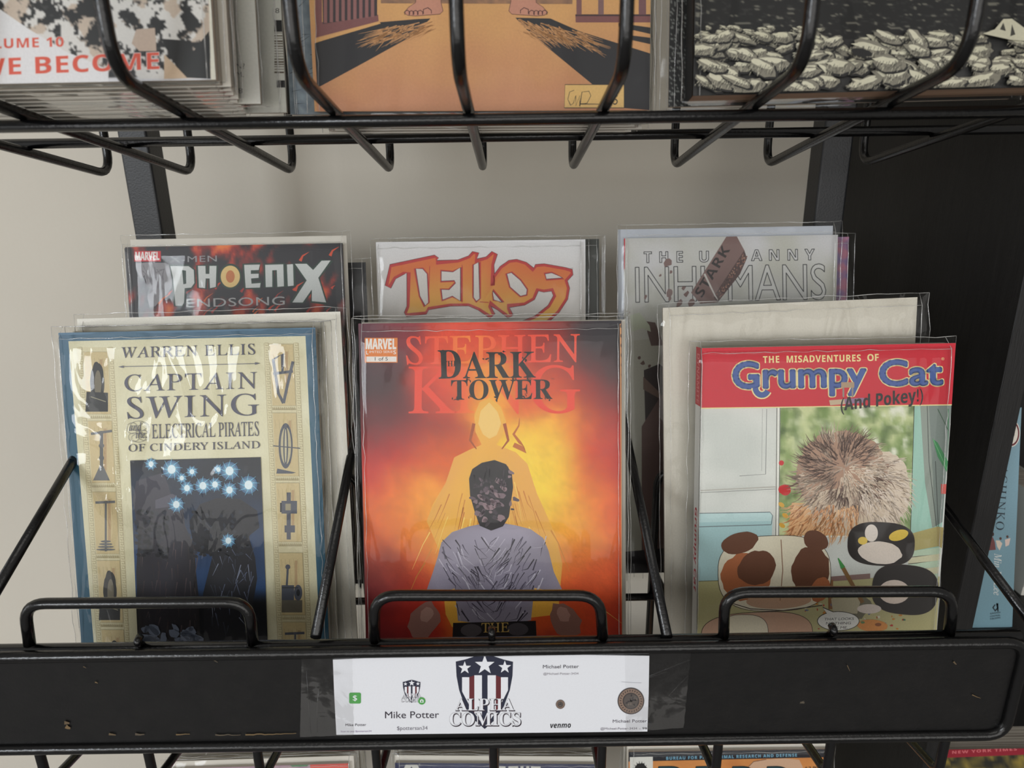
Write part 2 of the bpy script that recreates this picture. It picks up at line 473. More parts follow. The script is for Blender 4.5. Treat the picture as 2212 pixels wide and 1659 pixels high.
def comic(S, label, group=None, th=0.004, art=None, crop=(0, 0, 1), base=(230, 228, 220), pages='pages', board=None,
          bag=True, ml=0.005, mr=0.005, mt=0.004, mb=0.006, seed=0, kind='comic_book', cat='comic book', spine=None, amp=0.0006, bext=(0.001, 0.004, 0.004), bmat='bag'):
    e = empty(kind, S.M); tag(e, label, cat, group)
    A = Art(S.tl, crop); w, h = S.w, S.h
    A.clip = (-w / 2, w / 2, 0, h)
    b = len(A.v)
    # the cover sheet: front face with its thin edges, then the printed layers
    A.v += [(-w / 2, 0, 0), (w / 2, 0, 0), (w / 2, 0, h), (-w / 2, 0, h), (-w / 2, 0.0003, 0), (w / 2, 0.0003, 0), (w / 2, 0.0003, h), (-w / 2, 0.0003, h)]
    A.c += [lin(base)] * 8
    A.f += [(0, 1, 2, 3), (0, 4, 5, 1), (1, 5, 6, 2), (2, 6, 7, 3), (3, 7, 4, 0)]
    if art: art(A)
    A.build('cover', 'print', e)
    m = MB(); m.box(-w / 2 + 0.0004, w / 2 - 0.0006, 0.00031, th, 0.0006, h - 0.0006); m.build('pages', pages, e)
    y = th
    if spine:
        sp = Art(lambda px, py: (0, 0)); sp.v = [(-w / 2 - 0.0004, 0, 0), (-w / 2 - 0.0004, th + 0.0003, 0), (-w / 2 - 0.0004, th + 0.0003, h), (-w / 2 - 0.0004, 0, h)]
        sp.c = [lin(spine[0])] * 4; sp.f = [(0, 3, 2, 1)]
        for (t0, t1, c) in spine[1]:
            k = len(sp.v)
            sp.v += [(-w / 2 - 0.00045, 0, h * t0), (-w / 2 - 0.00045, th, h * t0), (-w / 2 - 0.00045, th, h * t1), (-w / 2 - 0.00045, 0, h * t1)]
            sp.c += [lin(c)] * 4; sp.f.append((k, k + 3, k + 2, k + 1))
        for (s_, t0, t1, c) in spine[2]:
            vs, fs = glyph(s_, 'heavy', 0.0); xx = max(v[0] for v in vs); k = len(sp.v)
            for gx, gy in vs:
                sp.v.append((-w / 2 - 0.0005, th * (0.25 + 0.5 * (1 - gy / 0.72)), h * (t1 + (t0 - t1) * gx / xx))); sp.c.append(lin(c))
            sp.f += [tuple(k + i for i in q) for q in fs]
        sp.build('spine', 'print', e)
    if board:
        m = MB(); m.box(-w / 2 - bext[0], w / 2 + bext[1], y + 0.0001, y + 0.0008, 0.0, h + bext[2]); m.build('backing_board', board, e)
        y += 0.0009; mr = max(mr, bext[1] + 0.003); mt = max(mt, bext[2] + 0.003)
    if bag: bag_mesh(S, y, ml, mr, mt, mb, e, seed, amp, bmat=bmat)
    return e
def behind(S, dy, dx=0.0, dz=0.0, w=None, h=None, lean=0.0):
    """a sheet parallel to S, dy further in, shifted sideways and up"""
    T = Sheet(); T.__dict__.update(S.__dict__)
    T.w = w or S.w; T.h = h or S.h
    sh = S.ex * dx + S.up * dz - S.n * dy
    T.bl = S.bl + sh + S.ex * ((S.w - T.w) / 2)
    T.M = S.M.copy(); T.M.translation = T.bl + S.ex * (T.w / 2)
    Mi = T.M.inverted()
    T.tl = lambda px, py: (lambda c: (c.x, c.z))(Mi @ on_plane(px, py, T.bl, T.n))
    return T
R = math.radians
exec_parts = []

# ------------------------------------------------------------------ the setting
WALLY = 0.76
m = MB(); m.box(-3, 3, WALLY, WALLY + 0.1, 0, 3.0); w_ = m.build('wall_back', 'wall'); w_['kind'] = 'structure'
m = MB(); m.box(-3, 3, -3.5, WALLY, -0.05, 0); w_ = m.build('floor', 'floor'); w_['kind'] = 'structure'

# ------------------------------------------------------------------ rack uprights
PY = on_y(1062, 400, 0.605).y
def post_x(px, py): return on_y(px, py, PY).x
frame = empty('rack_frame', Matrix.Translation((0, PY, 0)))
tag(frame, 'black square steel uprights of the display rack standing before the cream wall', 'rack')
for name, xa, xb in (('post', post_x(272, 400), post_x(334, 400)), ('post', post_x(1768, 400), post_x(1832, 400))):
    m = MB(); m.box(xa, xb, 0, 0.025, 0.0, 2.1)
    o = m.build(name, 'post', frame)
    bv = o.modifiers.new('edge', 'BEVEL'); bv.width = 0.0018; bv.segments = 3
m = MB(); m.box(post_x(272, 400), post_x(1832, 400), 0.0, 0.025, 0.05, 0.075); m.build('cross_bar', 'post', frame)

# ------------------------------------------------------------------ wire shelf above
WR = 0.0029
d_b, d_h = 0.0675 * FPX / 370, 0.0675 * FPX / 204
YB, YH = at_depth(1062, 150, d_b).y, at_depth(1062, 366, d_h).y
zb, zh = at_depth(1062, 150, d_b).z, at_depth(1062, 366, d_h).z
SLOPE = math.atan2(zb - zh, YH - YB)
def floor_z(Y): return zb - (Y - YB) * math.tan(SLOPE)
BX = 1055
wires = [(None, (240, 380)), (None, (418, 377)), ((246, 150), (635, 373)), ((640, 145), (845, 370)), ((990, 140), (1044, 366)),
         ((1350, 135), (1236, 361)), ((1742, 125), (1455, 356)), ((2092, 118), (1655, 351)), (None, (1861, 345))]
up_shelf = empty('wire_shelf', Matrix.Translation((0, 0, 0)))
tag(up_shelf, 'black wire basket shelf across the top, its open wires ending in hooks', 'shelf')
wx = []
for bpx, hpx in wires:
    H = on_y(*hpx, YH)
    B = on_y(*bpx, YB) if bpx else Vector((H.x * 1.03, YB, zb))
    B = Vector((B.x, YB, zb)); H = Vector((H.x, YH, zh)); wx.append((B, H))
    wire('wire', [B + Vector((0, -0.004, 0.2)), B, H, H + Vector((0, 0.002, 0.26))], WR, 'wire', up_shelf, 0.016)
def rail(name, pts, r, parent): 
    m = MB(); m.tube(pts, r); return m.build(name, 'wire', parent, True)
YR1 = at_depth(1062, 250, 0.0675 * FPX / 306).y
dirv = Vector((0, math.cos(SLOPE), -math.sin(SLOPE))); nrm = Vector((0, math.sin(SLOPE), math.cos(SLOPE)))
def fl(x, Y, off): return Vector((x, Y, floor_z(Y))) + nrm * off
rail('front_rail', [fl(-0.36, YR1, -0.0055), fl(0.36, YR1, -0.0055)], 0.0029, up_shelf)
YR2 = YR1 + 0.088
rail('rear_rail', [fl(-0.36, YR2, 0.0052), fl(0.36, YR2, 0.0052)], 0.0029, up_shelf)
rail('top_rail', [Vector((-0.36, YB - 0.01, zb + 0.19)), Vector((0.36, YB - 0.01, zb + 0.19))], 0.0029, up_shelf)
rail('back_rail', [Vector((-0.33, YH + 0.0085, zh + 0.2)), Vector((0.33, YH + 0.0085, zh + 0.2))], 0.0029, up_shelf)
for sx in (-0.29, 0.29):
    rail('bracket', [Vector((sx, YH + 0.0085, zh + 0.2)), Vector((sx, PY - 0.0004, zh + 0.2))], 0.0029, up_shelf)

# ------------------------------------------------------------------ wire shelf in the middle with its black front bar
mid = empty('wire_shelf', Matrix.Translation((0, 0, 0)))
tag(mid, 'black wire shelf in the middle with a wide worn black front bar and three loops', 'shelf')
d_w = 0.0675 * FPX / 243.75
YW = at_depth(1062, 1620, d_w).y
zbend = on_y(1062, 1680, YW).z
YP = at_depth(1062, 1495, 0.398).y           # front plate
MS = R(11.5)
YF2 = YW + 0.115
def mfloor(Y): return zbend - (Y - YW) * math.tan(MS)
z_t2 = on_y(1062, 1283, YW + 0.135).z        # raised rear tier
YT = YW + 0.135
for px in (85, 320, 556, 812, 1066, 1300, 1550, 1792, 2036):
    x = on_y(px, 1625, YW).x
    wire('wire', [(x, YW, on_y(1062, 1400, YW).z), (x, YW, zbend), (x, YF2, mfloor(YF2)), (x, YF2 + 0.004, z_t2 - 0.008), (x, PY - 0.012, z_t2 - 0.03), (x, PY - 0.01, z_t2 + 0.2)], 0.0028, 'wire', mid, 0.006)
# ring frame + plate
zt, zbm = on_y(1062, 1404, YP).z, on_y(1062, 1603, YP).z
xr = on_y(2192, 1490, YP).x; xl = -0.318
ring = fillet([(xl, YP, zt), (xr, YP, zt), (xr, YP, zbm), (xl, YP, zbm)], 0.012, True, 8)
m = MB(); m.tube(ring, 0.0033, True, 14); m.build('bar_frame', 'wire', mid, True)
m = MB(); m.box(xl, xr, YP + 0.0005, YP + 0.0022, zbm, zt); m.build('front_plate', 'plate', mid)
zl = on_y(1062, 1383, YP + 0.008).z
rail('top_lip', [(xl, YP + 0.0085, zl - 0.002), (xr + 0.002, YP + 0.0085, zl - 0.002)], 0.0033, mid)
# loops on the bar
YL = YP + 0.0085
for (bl, tl_, tr_, br) in (((64, 1392), (52, 1304), (537, 1300), (546, 1390)), ((810, 1385), (808, 1286), (1296, 1286), (1302, 1382)), ((1563, 1376), (1566, 1280), (2060, 1277), (2050, 1372))):
    wire('loop', [on_y(*bl, YL), on_y(*tl_, YL), on_y(*tr_, YL), on_y(*br, YL)], 0.0031, 'wire', mid, 0.014)
# small welded knobs and worn paint along the bar
for px, py in ((295, 1384), (1062, 1366), (1803, 1360)):
    c = on_y(px, py, YP + 0.004); m = MB(); m.tube(fillet([c + Vector((0, 0.004, -0.006)), c + Vector((0, 0.0, -0.001)), c + Vector((0, 0.004, 0.0))], 0.002), 0.0021); m.build('knob', 'wire', mid, True)
# rear tier: rails and loops
for z, Y in ((z_t2 - 0.002, YT - 0.004), (mfloor(YF2) - 0.006, YF2 - 0.006)):
    rail('rail', [(-0.29, Y, z), (0.29, Y, z)], 0.0028, mid)
YBL = at_depth(1410, 1200, 0.545).y - 0.006
for px0 in (395, 870, 1411):
    a = on_y(px0, 1200, YBL).x
    t = on_y(1411, 1016, YBL).z
    wire('loop', [(a, YBL, z_t2 - 0.05), (a, YBL, t), (a + 0.137, YBL, t), (a + 0.137, YBL, z_t2 - 0.05)], 0.0029, 'wire', mid, 0.014)
# dividers rising to the back
for (p0, p1) in (((682, 1376), (768, 935)), ((1441, 1376), (1346, 905))):
    a = on_y(*p0, YP + 0.006); b = on_x(*p1, a.x)
    wire('divider', [a, b, b + (b - a) * 0.12], 0.0031, 'wire', mid)
a = on_x(0, 1262, -0.293); b = on_x(131, 1040, -0.293); wire('divider', [a + (a - b) * 0.35, b + (b - a) * 0.9], 0.0031, 'wire', mid)
a = on_x(2212, 1325, 0.305); b = on_x(2052, 1112, 0.305); wire('divider', [a + (a - b) * 0.1, b + (b - a) * 0.5], 0.0031, 'wire', mid)
print('GEOM', YB, YH, zb - ZC, zh - ZC, math.degrees(SLOPE), 'YW', YW, 'YP', YP, zbend - ZC, z_t2 - ZC, YT, YBL, PY)
# ------------------------------------------------------------------ how far down the comics of each tier reach
def seat(p, q, n, zfun, mb=0.006):
    """length of a sheet from its top edge down to the wires"""
    c = (p + q) / 2; lean = math.asin(n.z); lo, hi = 0.1, 0.5
    for _ in range(40):
        h = (lo + hi) / 2
        if c.z - h * math.cos(lean) > zfun(c.y - h * math.sin(lean)) + 0.0032: lo = h
        else: hi = h
    return h - mb
def tier2(Y): return z_t2 - 0.008 - (Y - YF2 - 0.004) * 0.022 / max(0.01, PY - 0.016 - YF2)
def front_sheet(tl, tr, w, lean, zfun, yaw=0.0):
    p, q, n = frame_from(tl, tr, w, lean, yaw); return sheet(p, q, n, seat(p, q, n, zfun))

# ------------------------------------------------------------------ front row, left: cream and blue book
CREAM, INKY = (226, 222, 190), (72, 72, 92)
def stand(A, x, y, h, w, col, kind):
    if kind == 0:
        A.stroke([(x, y), (x, y + h)], w * 0.16, col); A.stroke([(x - w * .5, y + h * .06), (x + w * .5, y)], w * 0.12, col)
        A.ell(x, y + h * .3, w * .13, h * .05, col); A.ell(x, y + h * .55, w * .12, h * .06, col)
        A.poly([(x - w * .4, y + h), (x + w * .4, y + h), (x + w * .1, y + h * .72), (x - w * .1, y + h * .72)], col)
    elif kind == 1:
        A.stroke([(x, y), (x, y + h)], w * 0.1, col); A.stroke([(x - w * .5, y + 4), (x + w * .45, y)], w * .12, col)
        for k in range(4): A.ell(x, y + h * (0.8 + .055 * k), w * (.25 + .07 * k), h * .022, col)
    elif kind == 2:
        A.ell(x, y + h * .45, w * .32, h * .45, (48, 46, 44), jag=.06); A.ell(x + 3, y + h * .45, w * .16, h * .28, (120, 112, 92))
        A.poly([(x - w * .5, y + h * .6), (x + w * .5, y + h * .62), (x + w * .5, y + h), (x - w * .55, y + h)], (40, 40, 40))
        A.stroke([(x - w * .3, y + h * .7), (x + w * .4, y + h * .8)], 4, (150, 145, 120))
    elif kind == 3:
        A.ell(x, y + h * .45, w * .34, h * .45, col); A.ell(x + 1, y + h * .45, w * .25, h * .37, (196, 186, 150)); A.ell(x, y + h * .45, w * .12, h * .4, col)
        A.ell(x, y + h * .45, w * .05, h * .33, (200, 192, 160)); A.poly([(x - w * .4, y + h * .9), (x + w * .5, y + h * .98), (x + w * .3, y + h), (x - w * .45, y + h)], col)
        A.stroke([(x - w * .6, y + h * .45), (x + w * .7, y + h * .5)], 5, col)
    elif kind == 4:
        A.stroke([(x - w * .45, y + h * .1), (x - w * .2, y + h * .8), (x + w * .05, y + h)], w * .14, col)
        A.stroke([(x + w * .5, y + h * .15), (x + w * .2, y + h * .7), (x + w * .05, y + h)], w * .14, col)
        A.stroke([(x - w * .45, y + h * .4), (x + w * .5, y + h * .35)], w * .13, col); A.stroke([(x - w * .4, y + h * .1), (x, y), (x, y + h * .4)], w * .1, col)
    elif kind == 5:
        A.rect(x - w * .1, y, x + w * .1, y + h, col); A.rect(x - w * .35, y + h * .18, x + w * .4, y + h * .45, col); A.rect(x - w * .2, y + h * .7, x + w * .3, y + h * .85, col)
        A.rect(x - w * .42, y + h * .22, x - w * .34, y + h * .42, (40, 42, 46)); A.rect(x - w * .16, y + h * .24, x + w * .1, y + h * .38, (160, 152, 124))
    elif kind == 6:
        A.rect(x - w * .5, y + h * .75, x + w * .5, y + h, (110, 106, 94)); A.ell(x + w * .3, y + h * .6, w * .2, h * .16, col); A.ell(x + w * .3, y + h * .6, w * .09, h * .07, (40, 42, 46))
        A.rect(x - w * .5, y + h * .45, x + w * .1, y + h * .75, col); A.stroke([(x - w * .2, y + h * .1), (x - w * .25, y + h * .45)], w * .1, col); A.ell(x - w * .2, y + h * .08, w * .12, h * .05, col)
        A.stroke([(x - w * .5, y + h * .5), (x + w * .3, y + h * .5)], 5, (60, 62, 64))
def art_left(A):
    A.clip = A.clip
    A.grid(((98, 170), (1316, 146), (1400, 2000), (250, 2020)), 60, 90, lambda x, y: mixc((74, 110, 136), (44, 92, 116), (y - 150) / 500 + .5 * nz(x, y, 120)))
    A.poly([(148, 212), (1266, 187), (1352, 2020), (300, 2030)], lambda x, y: CREAM)
    A.grid(((150, 214), (1264, 189), (1350, 2018), (302, 2028)), 40, 70, lambda x, y: mixc((228, 224, 194), (214, 208, 172), .5 + .9 * nz(x, y, 220, 4)))
    def col(xa, xb, ya, xa2, xb2, yb):
        f = lambda u, v: (xa + (xb - xa) * u + ((xa2 + (xb2 - xa2) * u) - (xa + (xb - xa) * u)) * v, ya + (yb - ya) * v)
        A.poly([f(0, 0), f(1, 0), f(1, 1), f(0, 1)], (216, 208, 172))
        # key pattern along both long sides
        n = 74
        for side in (0.0, 0.86):
            for k in range(n):
                t = k / n; t2 = (k + .55) / n; g = [f(side + .02, t), f(side + .12, t), f(side + .12, t2), f(side + .05, t2), f(side + .05, t + .3 / n)]
                A.stroke(g, 2.2, (178, 166, 128), up=(k == 0))
        for u in (0.0, 0.14, 0.86, 1.0): A.stroke([f(u, 0), f(u, 1)], 2.0, (182, 170, 134))
        return f
    fl_ = col(190, 358, 240, 300, 452, 1900); fr_ = col(1070, 1233, 220, 1148, 1308, 1900)
    def cell(f, v0, v1, kind, c=(92, 92, 96), mh=.8, bgc=(206, 188, 142)):
        A.poly([f(.17, v0), f(.84, v0), f(.84, v1), f(.17, v1)], bgc)
        a, b = f(.5, v0), f(.5, v1); w = (f(.84, v0)[0] - f(.17, v0)[0]) * .9; h = (b[1] - a[1])
        for k in range(5):
            A.stroke([f(.22 + .12 * k, v0 + .1 * (v1 - v0)), f(.22 + .12 * k + .02, v0 + (.25 + .12 * (k % 3)) * (v1 - v0))], 1.5, (176, 158, 116))
        A.rect(f(.62, v0)[0], a[1] + h * .12, f(.7, v0)[0], a[1] + h * .8, (186, 158, 118))
        stand(A, f(.5, (v0 + v1) / 2)[0], a[1] + h * (1 - mh) * .8, h * mh, w, c, kind)
        for v in (v0, v1):
            A.stroke([f(.15, v), f(.85, v)], 2.0, (178, 166, 128))
        n = 12
        for k in range(n):
            g = [f(.17 + .68 * k / n, v1 + .004), f(.17 + .68 * k / n, v1 + .012), f(.17 + .68 * (k + .6) / n, v1 + .012), f(.17 + .68 * (k + .6) / n, v1 + .007)]
            A.stroke(g, 2.0, (178, 166, 128), up=(k == 0))
    V = lambda y: (y - 240) / 1660.0
    for (y0, y1, k) in ((262, 556, 2), (588, 880, 0), (922, 1214, 1), (1246, 1538, 2), (1572, 1880, 3)): cell(fl_, V(y0), V(y1), k, (100, 102, 104) if k < 2 else (60, 60, 60))
    for (y0, y1, k) in ((246, 532, 4), (566, 860, 3), (892, 1166, 5), (1218, 1506, 6), (1540, 1850, 1)): cell(fr_, V(y0), V(y1), k, (84, 88, 100))
    A.text('WARREN ELLIS', (400, 291), (1030, 274), 50, INKY, 'roman', 0.0, space=1.08)
    A.stroke([(395, 332), (1044, 317)], 3, (96, 96, 110)); A.poly([(385, 333), (410, 326), (410, 338)], (96, 96, 110)); A.poly([(1054, 316), (1029, 311), (1029, 323)], (96, 96, 110))
    A.text('CAPTAIN', (415, 448), (1040, 434), 77, INKY, 'roman', 0.0, space=1.1)
    A.text('SWING', (427, 577), (1050, 559), 100, INKY, 'roman', 0.0, space=1.08)
    for (x, y, rx, ry) in ((450, 622, 26, 26), (480, 612, 40, 24), (508, 622, 22, 26), (458, 664, 26, 20), (505, 656, 26, 24), (480, 668, 34, 20)):
        A.stroke([(x + rx * math.cos(k * .393), y + ry * math.sin(k * .393)) for k in range(16)], 2, (140, 138, 128), closed=True)
    A.text('and', (437, 634), (495, 631), 36, INKY, 'ital', 0.0, fat=0.005); A.text('the.', (468, 669), (520, 667), 34, INKY, 'ital', 0.0, fat=0.005)
    A.text('ELECTRICAL PIRATES', (544, 670), (1048, 657), 66, INKY, 'roman', 0.0)
    A.text('OF CINDERY ISLAND', (434, 732), (1053, 716), 34, INKY, 'roman', 0.0)
    # night picture: blue dusk, sparks and two dark rounded rocks
    q = ((441, 774), (1056, 758), (1102, 1960), (492, 1975))
    def night(x, y):
        t = (y - 760) / 600
        c = mixc((16, 22, 34), (40, 74, 120), min(1, t * 1.1 + .25 * nz(x, y, 160, 2)))
        return mixc(c, (10, 13, 20), max(0, (y - 1380) / 60))
    A.grid(q, 50, 90, night)
    rnd = random.Random(5)
    A.poly([(470, 870), (600, 830), (640, 950), (690, 985), (700, 1080), (745, 1180), (752, 1300), (765, 1420), (770, 1600), (780, 1960), (494, 1965), (470, 1300), (480, 1120), (455, 960)], lambda x, y: mixc((62, 60, 74), (30, 26, 28), (y - 860) / 500))
    A.poly([(770, 980), (850, 950), (960, 955), (1040, 1010), (1050, 1090), (1000, 1130), (1030, 1230), (1040, 1330), (1020, 1450), (1040, 1700), (1050, 1960), (800, 1965), (785, 1400), (830, 1220), (745, 1200), (720, 1060)], lambda x, y: mixc((34, 34, 42), (24, 24, 30), (y - 950) / 500))
    A.poly([(560, 960), (640, 930), (690, 960), (640, 990), (560, 1000)], (84, 82, 96))
    for k in range(70):
        x = rnd.uniform(490, 760); y = rnd.uniform(1140, 1700); A.stroke([(x, y), (x + rnd.uniform(-14, 10), y + rnd.uniform(30, 90))], 5, rnd.choice([(70, 56, 58), (54, 46, 48), (88, 74, 76)]), w1=1, up=(k == 0))
    for k in range(60):
        x = rnd.uniform(820, 1030); y = rnd.uniform(1180, 1560); A.stroke([(x, y), (x + rnd.uniform(-30, 30), y + rnd.uniform(20, 80))], 4, rnd.choice([(96, 104, 128), (58, 62, 76), (140, 148, 170)]), w1=1, up=(k == 0))
    for k in range(240):
        x = rnd.choice([rnd.uniform(470, 620), rnd.uniform(720, 1000)]); y = rnd.uniform(1010, 1230); A.ell(x, y, 11, 8, rnd.choice([(20, 22, 28), (42, 46, 58), (30, 32, 40)]), 7, rnd.random(), .3, k, up=(k % 60 == 0))
    for (x, y, r) in ((540, 790, 26), (637, 815, 42), (733, 826, 24), (685, 856, 22), (858, 816, 22), (910, 822, 42), (710, 903, 30), (785, 892, 36), (842, 886, 30), (910, 912, 34), (1000, 888, 42), (660, 980, 34), (905, 1150, 30)):
        A.glow(x, y, r, (180, 225, 240), (40, 78, 120))
        for k in range(9):
            a = k * .7 + x; A.stroke([(x, y), (x + r * .6 * math.cos(a), y + r * .6 * math.sin(a)), (x + r * 1.25 * math.cos(a + .25), y + r * 1.25 * math.sin(a + .25))], 5, (130, 205, 235), w1=1, up=(k == 0))
        A.ell(x, y, r * .45, r * .5, (232, 246, 250), 14)
    for k in range(30):
        x = rnd.uniform(500, 760); A.ell(x, rnd.uniform(1560, 1640), rnd.uniform(10, 40), rnd.uniform(8, 24), (120, 130, 150), 12, rnd.random(), .2, k, up=(k == 0))
SA = front_sheet((126, 719), (681, 707.5), 0.1683, R(13.0), mfloor)
comic(SA, 'cream and blue book with engraved machines on its borders, front row at the left', None, 0.007, art_left, (80, 640, 2.183), (60, 100, 124),
      ml=0.006, mr=0.005, mt=0.004, seed=1, cat='comic book', amp=0.0011, bmat='bag_wrinkled')

# ------------------------------------------------------------------ front row, middle: red and orange fire cover
FIRE = [(130, 150, 98, 56, 72), (300, 150, 140, 46, 56), (600, 150, 228, 74, 44), (800, 150, 218, 64, 40), (1000, 160, 150, 44, 40), (1250, 200, 42, 40, 48), (1330, 300, 36, 35, 40), (200, 350, 62, 40, 45),
        (300, 560, 96, 34, 40), (180, 600, 104, 34, 40), (450, 640, 134, 40, 40), (500, 450, 228, 70, 45), (700, 450, 246, 172, 50), (1000, 440, 226, 88, 45), (1200, 420, 164, 40, 38), (1320, 480, 120, 30, 35),
        (170, 750, 204, 44, 40), (350, 720, 196, 44, 38), (500, 750, 236, 110, 40), (1150, 600, 240, 140, 40), (1300, 650, 206, 45, 38), (1320, 800, 190, 44, 38), (1000, 700, 250, 202, 60), (950, 800, 255, 226, 70),
        (1050, 900, 252, 216, 60), (1200, 900, 240, 130, 40), (1320, 1000, 226, 80, 40), (200, 950, 230, 110, 45), (350, 1000, 245, 152, 45), (450, 1050, 250, 182, 60), (180, 1150, 226, 90, 40), (350, 1150, 236, 126, 45),
        (480, 1150, 246, 172, 50), (200, 1330, 110, 34, 40), (280, 1330, 150, 44, 38), (400, 1300, 226, 80, 40), (180, 1500, 130, 30, 40), (350, 1480, 200, 48, 35), (1150, 1100, 252, 192, 55), (1050, 1250, 250, 162, 50),
        (1200, 1250, 240, 120, 45), (1330, 1250, 226, 84, 40), (1150, 1450, 226, 90, 40), (1300, 1400, 212, 70, 45), (1340, 1550, 190, 55, 45), (700, 1500, 236, 132, 40), (250, 1700, 120, 30, 36), (700, 1800, 190, 70, 36), (1200, 1800, 170, 50, 40)]
def fire(x, y):
    dx, dy = 60 * nz(x, y, 300, 7, 4), 60 * nz(x, y, 300, 11, 4); x += dx; y += dy
    W = 0; c = [0, 0, 0]
    for (a, b, r, g, bl) in FIRE:
        w = math.exp(-((x - a) ** 2 + (y - b) ** 2) / (2 * 92.0 ** 2)) + 1e-9
        W += w; c[0] += w * r; c[1] += w * g; c[2] += w * bl
    k = 1 + .05 * nz(x, y, 60, 3) + .04 * nz(x, y, 14, 5)
    return [min(255, v / W * k) for v in c]
def art_fire(A):
    A.grid(((116, 126), (1360, 113), (1390, 2010), (172, 2010)), 110, 150, fire)
    rnd = random.Random(3)
    # author and title lettering
    A.text('STEPHEN', (345, 320), (1163, 307), 128, lambda x, y: mixc((242, 84, 60), (250, 140, 60), math.exp(-((x - 640) / 110) ** 2)), 'roman', 0.0, fat=0.010)
    A.text('KING', (356, 551), (1163, 547), 218, lambda x, y: mixc((238, 76, 52), (250, 150, 50), math.exp(-((x - 720) / 110) ** 2)), 'roman', 0.0, fat=0.006)
    # golden flame and drape
    A.poly([(735, 478), (790, 520), (815, 590), (800, 650), (770, 700), (860, 735), (915, 790), (960, 930), (1010, 1040), (1050, 1130), (1080, 1260), (1060, 1500), (560, 1560), (530, 1500), (500, 1200), (440, 1060), (470, 980), (530, 880), (570, 760), (640, 725), (700, 700), (670, 640), (665, 560), (690, 500)],
           lambda x, y: mixc((236, 176, 84), (246, 190, 66), nz(x, y, 80, 2) + .5))
    A.poly([(735, 500), (775, 545), (792, 600), (770, 655), (735, 672), (705, 650), (683, 600), (695, 540)], (244, 206, 120))
    for k in range(70):
        x = rnd.gauss(735, 150); y0 = 760 + abs(x - 735) * .9 + rnd.uniform(0, 260)
        A.stroke([(x, y0), (x + (x - 735) * .12, y0 + 60), (x + (x - 735) * .3, y0 + rnd.uniform(90, 200))], rnd.uniform(3, 8), rnd.choice([(206, 128, 50), (216, 146, 56), (250, 216, 110)]), w1=1, up=(k == 0))
    for s_ in (-1, 1):
        A.stroke([(735 + s_ * 72, 600), (735 + s_ * 90, 680), (735 + s_ * 60, 720)], 16, (170, 84, 40), w1=5)
    A.stroke([(850, 700), (905, 725), (880, 690), (850, 650), (875, 610), (878, 575)], 22, (196, 110, 46), w1=3)
    # grey boulder with a dark stone on top
    A.ell(425, 1530, 70, 95, (160, 116, 106), 18, .5, .12, 7); A.ell(1095, 1530, 66, 95, (150, 108, 96), 18, -.5, .12, 8); A.ell(440, 1500, 30, 40, (190, 150, 138), 14, .5, .12, 7); A.ell(1085, 1500, 28, 40, (184, 142, 130), 14, -.5, .12, 8)
    A.poly([(690, 1075), (640, 1085), (560, 1112), (510, 1160), (492, 1230), (470, 1300), (438, 1392), (505, 1398), (572, 1378), (588, 1530), (700, 1545), (820, 1545), (932, 1528), (948, 1376), (1010, 1386), (1078, 1382), (1040, 1300), (1015, 1200), (990, 1140), (930, 1098), (860, 1080), (800, 1070)],
           lambda x, y: mixc((172, 166, 184), (134, 128, 146), nz(x, y, 70, 9) + .5))
    for k in range(150):
        t = rnd.random(); x = 745 + rnd.choice([-1, 1]) * rnd.uniform(20, 260); y = rnd.uniform(1130, 1500)
        if abs(x - 745) > 190 and y > 1380: continue
        sg = 1 if x > 745 else -1
        A.stroke([(x, y), (x - sg * rnd.uniform(10, 40), y + rnd.uniform(20, 60)), (x - sg * rnd.uniform(20, 70), y + rnd.uniform(40, 90))], rnd.uniform(3, 8), rnd.choice([(70, 64, 80), (96, 90, 108), (50, 44, 56), (196, 192, 206)]), w1=1, up=(k == 0))
    A.poly([(565, 1540), (955, 1530), (960, 1640), (560, 1650)], (34, 30, 34)); A.ell(650, 1575, 50, 30, (90, 84, 88), 16); A.ell(870, 1570, 50, 30, (84, 78, 84), 16)
    A.poly([(640, 860), (655, 815), (700, 785), (760, 772), (815, 792), (842, 835), (848, 900), (838, 970), (828, 1040), (800, 1085), (745, 1105), (690, 1082), (665, 1010), (645, 940)], (34, 29, 34))
    for k in range(60): x, y = rnd.gauss(745, 45), rnd.gauss(950, 60); A.ell(x, y, rnd.uniform(6, 22), rnd.uniform(5, 16), rnd.choice([(96, 80, 90), (128, 108, 116), (66, 56, 64), (150, 126, 132)]), 9, rnd.random(), .25, k, up=(k == 0))
    for k in range(26):
        x = rnd.uniform(650, 835); A.stroke([(x, rnd.uniform(800, 850)), (x + rnd.uniform(-26, 26), rnd.uniform(870, 930))], 6, rnd.choice([(30, 26, 30), (64, 56, 64), (20, 18, 22)]), w1=1, up=(k == 0))
    # title on top
    BK = (22, 18, 20)
    A.text('D', (496, 389), (604, 386), 134, BK, 'serif', 0.0)
    A.text('ARK', (612, 387), (955, 383), 122, BK, 'serif', 0.0)
    A.text('THE', (516, 331), (588, 330), 26, BK, 'serif', 0.0)
    A.text('TOWER', (556, 488), (1034, 484), 92, BK, 'serif', 0.0)
    A.text('™', (1026, 396), (1041, 396), 9, BK)
    for (x, y) in ((520, 262), (640, 395), (795, 268), (905, 300), (650, 470), (775, 486), (900, 470), (1010, 480), (575, 480), (720, 300), (850, 392), (930, 388)):
        for k in range(5): A.ell(x + rnd.uniform(-14, 14), y + rnd.uniform(-10, 10), rnd.uniform(2, 6), rnd.uniform(2, 6), BK, 8, 0, .4, k, up=(k == 0))
    # publisher box
    A.rect(148, 196, 303, 313, (228, 134, 66))
